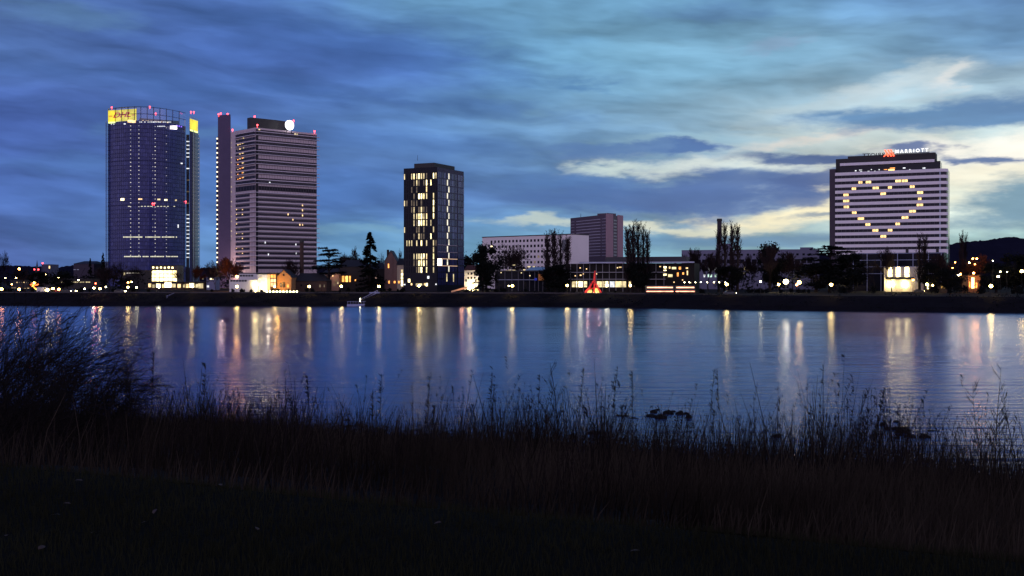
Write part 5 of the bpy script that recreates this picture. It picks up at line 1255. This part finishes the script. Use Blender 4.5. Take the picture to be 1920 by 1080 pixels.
# vehicles
def wheel_set(t, xs, y0, y1, z, r):
    for wx in xs:
        for wy in (y0, y1):
            mb = MB(); mb.tube([(wx, wy-.12, z+r), (wx, wy+.12, z+r)], [r, r], 12); mb.build('wheel', M_dark, t)
def van(px, D, label):
    x, y = XY(px, D); t = thing('van', label, 'van', (x, y, GZ)); wh = mat('white van paint', (.65, .65, .68), .4)
    mb = MB(); L = 5.0; prof = [(-2.5, .4), (2.3, .4), (2.5, .8), (2.35, 1.15), (1.75, 1.35), (1.2, 2.15), (-2.35, 2.25), (-2.5, 2.1)]
    n = len(prof); mb.v = [(x+a, y-.95, GZ+c) for a, c in prof]+[(x+a, y+.95, GZ+c) for a, c in prof]
    mb.f = [tuple(range(n)), tuple(range(2*n-1, n-1, -1))]+[(k, n+k, n+(k+1) % n, (k+1) % n) for k in range(n)]; mb.mi = [0]*len(mb.f); mb.build('body', wh, t)
    mb = MB(); mb.quad((x+.7, y-.97, GZ+1.35), (x+1.6, y-.97, GZ+1.35), (x+1.15, y-.97, GZ+2.0), (x+.7, y-.97, GZ+2.0)); mb.build('side_window', M_glass, t)
    wheel_set(t, (x-1.6, x+1.6), y-.85, y+.85, GZ, .34)
    return t
van(82, 441, 'white van parked at the far left beneath the bright warm lamp')
def car(px, D, label, m, lights=True):
    x, y = XY(px, D); t = thing('parked_car', label, 'car', (x, y, GZ), 'cars parked on the far bank')
    prof = [(-2.1, .35), (2.1, .35), (2.15, .7), (1.95, .88), (1.1, .98), (.55, 1.42), (-1.0, 1.45), (-1.65, 1.0), (-2.1, .95)]
    n = len(prof); mb = MB(); mb.v = [(x+a, y-.85, GZ+c) for a, c in prof]+[(x+a, y+.85, GZ+c) for a, c in prof]
    mb.f = [tuple(range(n)), tuple(range(2*n-1, n-1, -1))]+[(k, n+k, n+(k+1) % n, (k+1) % n) for k in range(n)]; mb.mi = [0]*len(mb.f); mb.build('body', m, t)
    mb = MB(); mb.quad((x-1.3, y-.87, GZ+1.0), (x+.8, y-.87, GZ+1.0), (x+.45, y-.87, GZ+1.36), (x-.95, y-.87, GZ+1.36)); mb.build('side_window', M_glass, t)
    wheel_set(t, (x-1.3, x+1.3), y-.78, y+.78, GZ, .32)
    if lights:
        for dy_ in (-.6, .6): mb = MB(); mb.ball((x+2.12, y+dy_, GZ+.66), .16, 8, 5); mb.build('headlight', M_lampc, t)
    return t
dkp = mat('dark car paint', (.03, .03, .04), .3); rdp = mat('red car paint', (.25, .02, .02), .3)
car(94.5, 443, 'dark car right of the white van on the far left', dkp, False); car(103, 443, 'red car between two bright lamps in the left car park', rdp, False)
car(124, 443, 'dark car with lit headlamps left of the small white lamp', dkp); car(133, 443.5, 'second dark car with lit headlamps, behind the first one', dkp)
car(225, near(225)+3, 'dark car parked below the cream window strip', dkp); car(1368, near(1368)-1.5, 'dark car whose headlamps stand in for a short white light streak under the chimney poplars', dkp)  # the car under the poplars is put in for a short light streak
car(1722, 440, 'dark car before the right end of the white entrance hall', dkp)
# assumed bus at rest, its two glowing strips imitate a moving vehicle's light trails
t = thing('light_trail_bus', 'assumed long bus whose two glowing strips stand in for light trails before the glass hall', 'bus', base_at(1256, 420)); x0, y = XY(1211, 420); x1, _ = XY(1302, 420)
for a, c in ((x0, x0+(x1-x0)*.56), (x0+(x1-x0)*.60, x1)):
    mb = MB(); mb.box(a, c, y-1.25, y+1.25, GZ+.35, GZ+3.0); mb.build('body', dkp, t)
    mb = MB(); mb.box(a+.3, c-.3, y-1.28, y-1.255, GZ+2.05, GZ+2.5); mb.build('upper_trail_strip', glow('trail strip warm', (1, .48, .26), 3.2, .3, .5), t)
    mb = MB(); mb.box(a+.1, c-.1, y-1.32, y-1.255, GZ+.55, GZ+.9); mb.build('lower_trail_strip', glow('trail strip red', (1, .34, .2), 3.4, .3, .5), t)
mb = MB(); mb.box(x0+(x1-x0)*.56, x0+(x1-x0)*.60, y-1.1, y+1.1, GZ+.5, GZ+2.8); mb.build('bellows', M_dark, t)
wheel_set(t, (x0+2.5, x0+8, x1-3), y-1.1, y+1.1, GZ, .5)
# red steel sculpture
t = thing('steel_sculpture', 'tall red lit tripod sculpture on the bank before the glass hall', 'sculpture', base_at(1111, near(1111)+2)); D = near(1111)+2
redst = mat('red painted steel', (.55, .015, .012), .45, .1)
def P3(px, py, dd=0): return (*XY(px, D+dd), ZZ(py, D))
for pts, rr in (([P3(1096.5, 549), P3(1104, 541), P3(1112, 527)], .38), ([P3(1127, 549, 1), P3(1121, 539, 1), P3(1114, 526)], .38), ([P3(1113.5, 549, -2), P3(1114.5, 538, -1), P3(1115, 525)], .30)):
    mb = MB(); mb.tube(pts, [rr*1.1, rr, rr*.9], 8); mb.build('leg', redst, t)
mb = MB(); mb.tube([P3(1114, 529), P3(1115, 521), P3(1115.6, 507.5)], [.55, .42, .34], 8); mb.build('mast', redst, t)
mb = MB(); mb.tube([P3(1104, 541.5), P3(1121, 539, 1)], [.2, .2], 6); mb.build('cross_beam', redst, t)
mb = MB(); mb.quad(P3(1101, 548.5, 1), P3(1110, 548.5, 1), P3(1110, 543, 1), P3(1104, 543.5, 1)); mb.quad(P3(1115.5, 549, 1.5), P3(1124, 549, 1.5), P3(1120, 540, 1.5), P3(1115.5, 541, 1.5))
mb.build('yellow_panel', glow('sculpture yellow', (1, .62, .12), 1.5, .4, .8), t)
for px, w in ((1103, 500), (1124, 500)): point('ground_spot', (*XY(px, D-3.2), GZ+.5), w, (1, .45, .3), t, .2)
for px in (1106, 1113, 1119): mb = MB(); mb.ball(P3(px, 549.5, -3), .2, 8, 5); mb.build('ground_light', M_lampc, t)
# row of low wall lights
for i in range(10):
    px = 500+6.3*i; D = shoreD(px)+13; x, y = XY(px, D); t = thing('bollard_light', 'small white bollard light in the even row below the orange gabled house', 'bollard', (x, y, GZ), 'row of bollard lights on the promenade')
    mb = MB(); mb.tube([(x, y, GZ), (x, y, GZ+.45)], [.08, .08], 6); mb.build('post', M_post, t); mb = MB(); mb.ball((x, y, GZ+.62), .24, 8, 5); mb.build('lens', M_lampc, t)
for i in range(8):
    px = 1282+11*i+rnd.uniform(-2, 2); D = 440; x, y = XY(px, D); z = ZZ(530, D); t = thing('bollard_light', 'tiny white path light in the row before the long greyish building', 'bollard', (x, y, GZ), 'row of path lights before the long building')
    mb = MB(); mb.tube([(x, y, GZ), (x, y, z)], [.08, .06], 6); mb.build('post', M_post, t); mb = MB(); mb.ball((x, y, z+.12), .17, 8, 5); mb.build('lens', M_lampc, t)
# stone parapet, and a pale strip in place of a blurred bluish band
def wall_run(name, label, cat, p0, p1, z0, z1, off, m, th=.4):
    mb = MB(); n = 24; t_ = []
    for k in range(n+1):
        px = p0+(p1-p0)*k/n; t_.append(XY(px, shoreD(px)+off))
    for a, c in zip(t_[:-1], t_[1:]): mb.obox((a[0], a[1], z0), (c[0]-a[0], c[1]-a[1], 0), (0, th, 0), (0, 0, z1-z0))
    return tag(mb.build(name, m), label, cat)
wall_run('blurred_band_strip', 'pale strip standing in for the blurred bluish band along the right hand bank', 'wall', 1330, 2050, 3.2, 4.0, 8.2, mat('pale violet band', (.16, .15, .26), .7, .5, .08))  # invented wall strip imitating the blurred blue streak of a moving barge
wall_run('parapet_wall', 'low stone parapet along the promenade edge', 'wall', -80, 1210, GZ, GZ+.42, 11.2, mat('parapet stone', (.05, .045, .055), .8, .4, .3))
t = thing('lit_ramp', 'sloping ramp wall lit orange below the floodlit white house', 'ramp', base_at(862, near(862)+6)); D = near(862)+6
mb = MB(); a, c = P3(846, 548.5), P3(876, 540.5); mb.obox(a, Vector(c)-Vector(a), (0, 2.0, 0), (0, 0, .7)); mb.build('wall', mat('ramp stone', (.4, .28, .2), .8), t)
point('ramp_light', P3(866, 541.5, -2.5), 420, (1, .42, .2), t)
# landing stages
def gangway(label, a, b_, D, pont):
    t = thing('landing_stage', label, 'jetty', (*XY(b_[0], D), 0)); steel = mat('blue grey steel', (.30, .33, .55), .5, .2)
    A = Vector((*XY(a[0], D+6), ZZ(a[1], D+6))); Bv = Vector((*XY(b_[0], D), ZZ(b_[1], D))); d = Bv-A
    mb = MB(); mb.obox(A, d, (0, 1.6, 0), (0, 0, .25)); mb.build('walkway', steel, t)
    for o in (0, 1.6):
        mb = MB(); mb.obox(A+Vector((0, o, 1.0)), d, (0, .08, 0), (0, 0, .12))
        for k in range(9): p = A+d*(k/8); mb.box(p.x-.04, p.x+.04, p.y+o, p.y+o+.08, p.z+.2, p.z+1.05)
        mb.build('railing', steel, t)
    if pont:
        x0, y0 = XY(pont[0], D-2); x1, _ = XY(pont[1], D-2)
        mb = MB(); mb.prism([(x0, y0-2), (x1-.6, y0-2), (x1, y0), (x1, y0+2.5), (x0, y0+2.5)], -.2, .75); mb.build('pontoon', steel, t)
        for k in range(7):
            p = x0+(x1-x0)*(k+.3)/7; mb = MB(); mb.box(p-.06, p+.06, y0-1.9, y0-1.78, .75, 1.8); mb.build('rail_post', steel, t)
        mb = MB(); mb.box(x0, x1, y0-1.9, y0-1.82, 1.75, 1.85); mb.build('top_rail', steel, t)
        mb = MB(); mb.ball(((x0+x1)/2+1, y0+1, 2.6), .22, 8, 5); mb.tube([((x0+x1)/2+1, y0+1, .7), ((x0+x1)/2+1, y0+1, 2.4)], [.06, .06], 5); mb.build('lamp', M_lampc, t)
        mb = MB(); mb.box(A.x-3, A.x+1, A.y-.2, A.y+2, A.z-.1, A.z+.35); mb.build('abutment', steel, t)
    return t
gangway('bluish landing stage with a gangway climbing to the promenade', (707, 549.5), (676, 566), 411, (652, 687))
gangway('short pale gangway lying on the dark bank below the shopfronts', (329, 553.5), (312, 560), 417, None)

# ================================================================== NEAR BANK PLANTS AND STONES
def np_mesh(name, V, Fq, m):
    me = bpy.data.meshes.new(name); me.from_pydata(V.tolist(), [], Fq)
    me.materials.append(m); me.update(); o = bpy.data.objects.new(name, me); C.objects.link(o); return o
def blades(name, pts, hs, ws, lean, seed, m, head=0.0):
    """thin bent blades: two quads and a tip each; a fluffy seed head on a share of them"""
    rg = np.random.default_rng(seed); n = len(pts); P = np.array(pts); hs = np.array(hs); ws = np.array(ws)
    yaw = rg.uniform(0, 2*np.pi, n); side = np.stack([np.cos(yaw), np.sin(yaw)*.4, np.zeros(n)], 1)*ws[:, None]*.5
    ld = np.stack([rg.normal(lean, .18, n), rg.normal(0, .15, n), np.zeros(n)], 1)*hs[:, None]
    up = np.zeros((n, 3)); up[:, 2] = hs
    a = P; b1 = P+up*.5+ld*.30; c = P+up
    c = c+ld
    V = np.stack([a-side, a+side, b1-side*.8, b1+side*.8, c-side*.25, c+side*.25], 1).reshape(-1, 3)
    Fq = []
    for i in range(n): k = i*6; Fq += [(k, k+1, k+3, k+2), (k+2, k+3, k+5, k+4)]
    if head:
        ex = []; r2 = random.Random(seed); base = len(V)
        for i in range(n):
            if r2.random() > head: continue
            top = Vector(c[i]); d = (Vector(c[i])-Vector(b1[i])).normalized(); L = hs[i]*r2.uniform(.10, .2)
            for _ in range(r2.randint(7, 12)):
                p = top-d*L*r2.random(); q = p+Vector((r2.uniform(-.05, .06), r2.uniform(-.05, .05), r2.uniform(.01, .07)))*hs[i]*.5; w = Vector((.004, 0, .004))
                k = base+len(ex); ex += [p-w, p+w, q+w, q-w]; Fq.append((k, k+1, k+2, k+3))
        if ex: V = np.concatenate([V, np.array([v[:] for v in ex])])
    return np_mesh(name, V, Fq, m)
M_reed = mat('dry reed stalks', (.012, .0095, .010), .95, 1.2, .5, spec=.05)
M_dry = mat('withered grass', (.023, .0188, .0155), .95, 2.6, .30, spec=.05)
M_lawn = mat('meadow grass', (.014, .0155, .009), .95, .6, .9, spec=.05)
rg = random.Random(21)
def wedge(D, m=1.12): return rg.uniform(-.48*D*m, .48*D*m)
# tall stalks along the whole slope
pts, hs, ws = [], [], []
clumps = []
for _ in range(210):
    D = 9+44*math.sqrt(rg.random()); clumps.append((wedge(D), D, rg.uniform(.25, 1.6), rg.uniform(.5, 1.35)))
while len(pts) < 12000:
    if rg.random() < .86:
        cx_, cy_, r, hk = rg.choice(clumps); x, y = cx_+rg.gauss(0, r), cy_+rg.gauss(0, r*.7)
    else:
        y = 11+42*math.sqrt(rg.random()); x = wedge(y); hk = .85
    if y < Ym(x)+3.0 or y > Ys(x)-6 or y < 8: continue
    if x > 3 and y > Ys(x)-17 and rg.random() > .22: continue
    z = gz(x, y)
    # keep the crests at the height they have against the water
    px = 960+x/y*F; lim = 716+25*math.sin(px*.011)+14*math.sin(px*.043+1)
    top = ZZ(lim+14+abs(rg.gauss(0, 48))*(1 if rg.random() < .8 else -.5), y)
    h = min(2.5, max(.35, (top-z)))*rg.uniform(.62, 1.0)*min(1.1, hk)
    if h < .3: continue
    pts.append((x, y, z-.05)); hs.append(h); ws.append(rg.uniform(.008, .016)*(1+y/60))
o = blades('tall_reeds', pts, hs, ws, .04, 5, M_reed, .35); tag(o, 'tall dry reed stalks in front of the water', 'reeds', None, 'stuff')
# low withered tufts, thick on the slope
pts, hs, ws = [], [], []
tufts = [(lambda D: (wedge(D), D, rg.uniform(.35, 1.1)))(7+46*math.sqrt(rg.random())) for _ in range(1300)]
tufts += [(lambda D: (wedge(D), D, rg.uniform(.3, .8)))(7+11*rg.random()) for _ in range(500)]
while len(pts) < 60000:
    cx_, cy_, r = rg.choice(tufts); x, y = cx_+rg.gauss(0, r), cy_+rg.gauss(0, r*.8)
    if y < Ym(x)+rg.uniform(-.1, .5) or y > Ys(x)-(9 if x < 2 else 9+min(9, (x-2)*1.2)): continue
    k = min(1, (y-Ym(x))/5.0)
    if x < 1.5 and y < Ym(x)+6 and rg.random() < .8: continue
    pts.append((x, y, gz(x, y)-.03)); hs.append(rg.uniform(.18, .72)*(.45+.75*k)*(1.5 if r > .8 else .8)); ws.append(rg.uniform(.006, .013)*(1+y/40))
o = blades('withered_grass', pts, hs, ws, .10, 6, M_dry); tag(o, 'withered brown grass covering the near bank slope', 'grass', None, 'stuff')
# dark brushwood at the water's edge
pts, hs, ws = [], [], []
while len(pts) < 9000:
    x = rg.uniform(-40, 34); y = Ys(x)-9-abs(rg.gauss(0, 9))
    if abs(x) > .54*y or y < Ym(x)+2: continue
    if x > 4+3*math.sin(y) and rg.random() < .85: continue
    pts.append((x, y, gz(x, y)-.03)); hs.append(rg.uniform(.35, 1.15)); ws.append(rg.uniform(.015, .03))
while len(pts) < 21000:
    y = 9+50*math.sqrt(rg.random()); x = -.5*y+rg.random()**1.4*.42*y
    if y < Ym(x)+.8 or y > Ys(x)-9: continue
    pts.append((x, y, gz(x, y)-.03)); hs.append(rg.uniform(.3, .95)*min(1, .35+(y-Ym(x))/9)); ws.append(rg.uniform(.010, .022)*(1+y/60))
o = blades('brushwood', pts, hs, ws, .02, 7, M_reed); tag(o, 'dark brush along the stony edge of the near bank', 'brush', None, 'stuff')
# mown meadow
pts, hs, ws = [], [], []
while len(pts) < 42000:
    y = 4.2+8.5*rg.random(); x = wedge(y, 1.2)
    if y > Ym(x)+.2: continue
    pts.append((x, y, gz(x, y)-.01)); hs.append(rg.uniform(.03, .085)); ws.append(rg.uniform(.004, .008))
o = blades('meadow_grass', pts, hs, ws, 0, 8, M_lawn); tag(o, 'short dark meadow grass in the foreground', 'grass', None, 'stuff')
# fallen leaves on the meadow
M_fall = mat('fallen leaf', (.045, .030, .026), .8, .3, 20)
k = 0; proto_leaf = None
for px, py in ((126, 951), (104, 971), (290, 965), (268, 985), (176, 1006), (482, 995), (414, 915), (148, 908), (78, 1035), (12, 1012), (820, 985), (1190, 1040)):
    D = 1.62*F/(py-HZ); x, y = XY(px, D); 
    if y > Ym(x)-.1: continue
    if proto_leaf is None:
        mb = MB(); sg = [(-.045, 0, 0), (-.02, -.02, .008), (.02, -.018, .006), (.05, .002, .002), (.02, .02, .012), (-.02, .022, .010)]
        mb.v = sg; mb.f = [(0, 1, 5), (1, 2, 4, 5), (2, 3, 4)]; mb.mi = [0, 0, 0]; lf = mb.build('fallen_leaf', M_fall); proto_leaf = lf
    else: lf = proto_leaf.copy(); C.objects.link(lf)
    lf.location = (x, y, gz(x, y)+.05); lf.rotation_euler = (rg.uniform(-.3, .3), rg.uniform(-.3, .3), rg.uniform(0, 6.28)); s_ = rg.uniform(.45, .75); lf.scale = (s_, s_, s_)
    tag(lf, 'pale dry leaf lying on the dark meadow grass', 'leaf', 'dry leaves scattered on the meadow')
# stones
M_rock = mat('wet river rock', (.007, .007, .009), .75, .4, 2.0, bump=.4, spec=.15)
def rock(px, py, wpx, label, sq=.5):
    D = CH*F/(py-HZ); x, y = XY(px, D); r = wpx*D/F/2*1.15; mb = MB(); g = random.Random(int(px*7+py)); mb.ball((x, y, 0), r, 9, 6, (1, .8, sq), 0, .16, g)
    o = mb.build('rock', M_rock, None, (x, y, 0)); o.rotation_euler = (0, 0, g.uniform(-.3, .3)); tag(o, label, 'rock', 'dark rocks standing out of the river'); return o
for r in [(1222, 781, 22, 'flat dark rock at the left end of the middle rock cluster', .35), (1226, 774, 14, 'small upright rock above the left end of the middle cluster', .7), (1233, 769, 9, 'tiny rock topmost in the middle cluster', .5), (1239, 784, 24, 'largest rock in the middle cluster, nearest the bank', .5), (1253, 776, 19, 'round dark rock in the centre of the middle cluster', .6), (1263, 772, 9, 'tiny rock between the centre and the right part of the middle cluster', .5),
          (1275, 777, 16, 'peaked rock on the right side of the middle cluster', .7), (1287, 776, 11, 'small rock above the rightmost rock of the middle cluster', .5), (1291, 784, 13, 'rightmost rock of the middle cluster', .9), (1167, 780, 22, 'low flat rock barely out of the water left of the middle cluster', .2), (1187, 784, 18, 'flat submerged rock next to the middle cluster', .15),
          (1112, 813, 20, 'single blunt rock left of the middle rock cluster', .55), (1074, 823, 16, 'upright single rock among reeds, leftmost of the rocks', 1.0), (1455, 819, 17, 'single rock between the two rock clusters', .5), (1461, 816, 12, 'smaller rock touching the single rock between clusters', .4),
          (1655, 797, 11, 'upper left rock of the right rock cluster', .8), (1664, 805, 12, 'round rock on the left of the right cluster', .8), (1680, 791, 10, 'topmost rock of the right cluster', .6), (1680, 805, 15, 'rock touching the largest one of the right cluster', .6), (1693, 811, 26, 'largest heaped rock of the right cluster', .75), (1707, 819, 20, 'long low rock in front of the largest rock of the right cluster', .4), (1680, 821, 13, 'flat rock nearest the bank in the right cluster', .3), (1734, 820, 20, 'single square rock right of the right cluster', .6), (1748, 808, 15, 'thin slab barely out of the water right of the right cluster', .2)]: rock(*r)
mb = MB(); g = random.Random(9)
for _ in range(2600):
    x = g.uniform(-30, 36); y = Ys(x)-3.5+g.gauss(0, 3.0)
    if abs(x) > .56*y: continue
    r = g.uniform(.06, .26)*(1.2 if g.random() < .2 else .8); mb.ball((x, y, max(gz(x, y), -.06)+r*.12), r, 6, 4, (1, g.uniform(.6, 1), g.uniform(.35, .6)), 0, .2, g)
tag(mb.build('shore_stones', M_rock), 'countless wet dark stones along the near waterline', 'stones', None, 'stuff')
# leafless river shrub on the left
M_shrub = mat('shrub bark', (.012, .010, .011), .95, .3, 3, spec=.05)
def shrub(label, base, seed, stems, H, lean, lw=1.0):
    g = random.Random(seed); t = thing('river_shrub', label, 'shrub', base, 'leafless shrubs on the near bank'); S, Tw = MB(), MB()
    def twig(p, d, L, r, lev):
        n = 4; pts = [p]; q = p; dd = d
        for k in range(n):
            dd = (rand_dir(g, dd, .13)+lean*.055+Vector((0, 0, .02))).normalized(); q = q+dd*(L/n); pts.append(q)
        rads = [max(.0034, r*(1-.2*k)) for k in range(n+1)]
        (S if lev == 0 else Tw).tube(pts, rads, 5 if lev == 0 else 3, cap=False)
        if lev >= 3: 
            return
        for k in range((9, 5, 2)[lev]):
            tt = g.uniform(.25, 1); i = min(n-1, int(tt*n)); pp = pts[i].lerp(pts[i+1], tt*n-i)
            twig(pp, rand_dir(g, dd, g.uniform(.25, .75)), L*g.uniform(.35, .6), rads[i]*.55, lev+1)
    for k in range(stems):
        a = g.uniform(-1, 1); d = (Vector((a*.5, g.uniform(-.5, .5), 1))+lean*g.uniform(.2, 1.3)).normalized()
        twig(Vector(base)+Vector((g.gauss(0, .35), g.gauss(0, .35), 0)), d, H*g.uniform(.75, 1.1)*lw, .022, 0)
    S.build('stems', M_shrub, t); Tw.build('twigs', M_shrub, t); return t
def on(px, D): x, y = XY(px, D); return (x, y, gz(x, y)-.05)
shrub('large leafless shrub sweeping over the water from the left edge', on(-70, 21), 3, 22, 2.35, Vector((1.05, 0, .02)), 1.0)
shrub('leafless shrub filling the left edge below the large sweeping one', on(15, 23), 4, 14, 1.9, Vector((1.1, 0, -.05)))
shrub('low leafless shrub reaching to the right below the sweeping branches', on(75, 24), 5, 12, 1.7, Vector((1.3, 0, -.08)))
shrub('dark low scrub at the left behind the meadow edge', on(-20, 15), 6, 10, 1.2, Vector((.3, 0, .2)))
shrub('dark low scrub right of the left edge scrub on the slope', on(150, 17), 8, 10, 1.1, Vector((.3, 0, .2)))
# saplings and seed-head weeds that stand out against the water
def sapling(label, px, ytop, D, seed, stems, spread):
    g = random.Random(seed); b0 = on(px, D); t = thing('sapling', label, 'sapling', b0, 'bare saplings on the near bank'); S, Tw = MB(), MB(); H = ZZ(ytop, D)-b0[2]
    for (dx_, hk, tilt) in stems:
        p = Vector(b0)+Vector((dx_, 0, 0)); pts = [p]; d = Vector((tilt, 0, 1)).normalized()
        for k in range(8): d = rand_dir(g, d, .05); pts.append(pts[-1]+d*(H*hk/8))
        rads = [.021*(1-.10*k) for k in range(9)]; S.tube(pts, rads, 5, cap=False)
        for k in range(22):
            tt = g.uniform(.22, .98); i = min(7, int(tt*8)); q = pts[i].lerp(pts[i+1], tt*8-i); sgn = -1 if k % 2 else 1
            e = Vector((sgn*spread*g.uniform(.6, 1.2), g.uniform(-.3, .3), 1)).normalized(); L = H*g.uniform(.10, .26)*(1.15-tt*.7)
            m_ = q+e*L*.5; e2 = (e+Vector((0, 0, .35))).normalized(); w = q.lerp(m_, 1)+e2*L*.5
            Tw.tube([q, m_, w], [.009, .007, .0045], 3, cap=False)
            for _ in range(2):
                e3 = rand_dir(g, e2, .7); Tw.tube([m_, m_+e3*L*.3], [.0055, .0035], 3, cap=False)
    S.build('stem', M_shrub, t); Tw.build('twigs', M_shrub, t); return t
sapling('tall bare sapling with forked stems near the right edge', 1862, 683, 33, 1, ((0, 1, .08), (-.06, .86, -.28), (.25, .62, .05)), .75)
sapling('bare sapling leaning in from the right edge', 1916, 738, 31, 2, ((0, 1, -.12),), .7)
sapling('slender bare sapling rising right of centre over the reeds', 1047, 678, 30, 3, ((0, 1, .03), (-.12, .55, -.2)), .55)
def weed(label, px, ytop, D, seed, tilt, n=1, bushy=1.0):
    g = random.Random(seed); b0 = on(px, D); H = ZZ(ytop, D)-b0[2]; t = thing('seed_weed', label, 'weed', b0, 'dry weeds with seed heads on the near bank'); S, Hd = MB(), MB()
    for s_ in range(n):
        S, Hd = MB(), MB(); hk = 1 if s_ == 0 else g.uniform(.6, .9); p = Vector(b0)+Vector((g.gauss(0, .12)*(s_ > 0), 0, 0)); pts = [p]; d = Vector((tilt+g.gauss(0, .06)*(s_ > 0), 0, 1)).normalized()
        for k in range(6): d = (d+Vector((tilt*.22, 0, 0))).normalized(); pts.append(pts[-1]+d*(H*hk/6))
        S.tube(pts, [.011*(1-.12*k) for k in range(7)], 4, cap=False)
        for k in range(int(60*bushy)):
            tt = g.uniform(.62, 1.0); i = min(5, int(tt*6)); q = pts[i].lerp(pts[i+1], tt*6-i); e = Vector((g.uniform(-1, 1), g.uniform(-1, 1), g.uniform(.1, .9)))*.09*bushy
            w = Vector((.006, 0, .004)); a, c = q, q+e; Hd.quad(tuple(a-w), tuple(a+w), tuple(c+w), tuple(c-w))
            leaf(Hd, g, tuple(c), .016)
        S.build('stem', M_shrub, t); Hd.build('seed_head', M_shrub, t)
    return t
for a in [('seed head weed just right of the slender central sapling', 1078, 690, 30, 1, .05), ('bent seed head weed with a curled tip right of centre', 1140, 688, 29, 2, .05, 2), ('seed head weed rising left of the middle rock cluster', 1186, 693, 30, 3, .0), ('seed head weed right of the middle rock cluster', 1325, 694, 31, 4, .04, 2), ('thin seed head weed beside the one right of the rock cluster', 1352, 690, 32, 5, -.02),
          ('tall dark weed clump leaning right before the lamp reflections', 1625, 724, 28, 6, .10, 6, 1.3), ('seed head weed on the left below the far shopfronts', 238, 668, 24, 7, .0, 2), ('thin stalk with a seed head right of the left shrub', 283, 656, 26, 8, .02), ('seed head weed beneath the round tower reflection', 380, 680, 25, 9, .02), ('weed with seed heads below the ribbed tower reflection', 582, 706, 26, 10, -.02, 2),
          ('weed with seed heads left of the dark tower reflection', 710, 704, 27, 11, .02, 2), ('weed with seed heads below the dark tower reflection', 800, 702, 28, 12, .02, 3), ('weed with seed heads in the centre of the reeds', 914, 702, 30, 13, .03, 2), ('seed head weed left of the slender central sapling', 1006, 704, 30, 14, .02, 2)]: weed(*a)
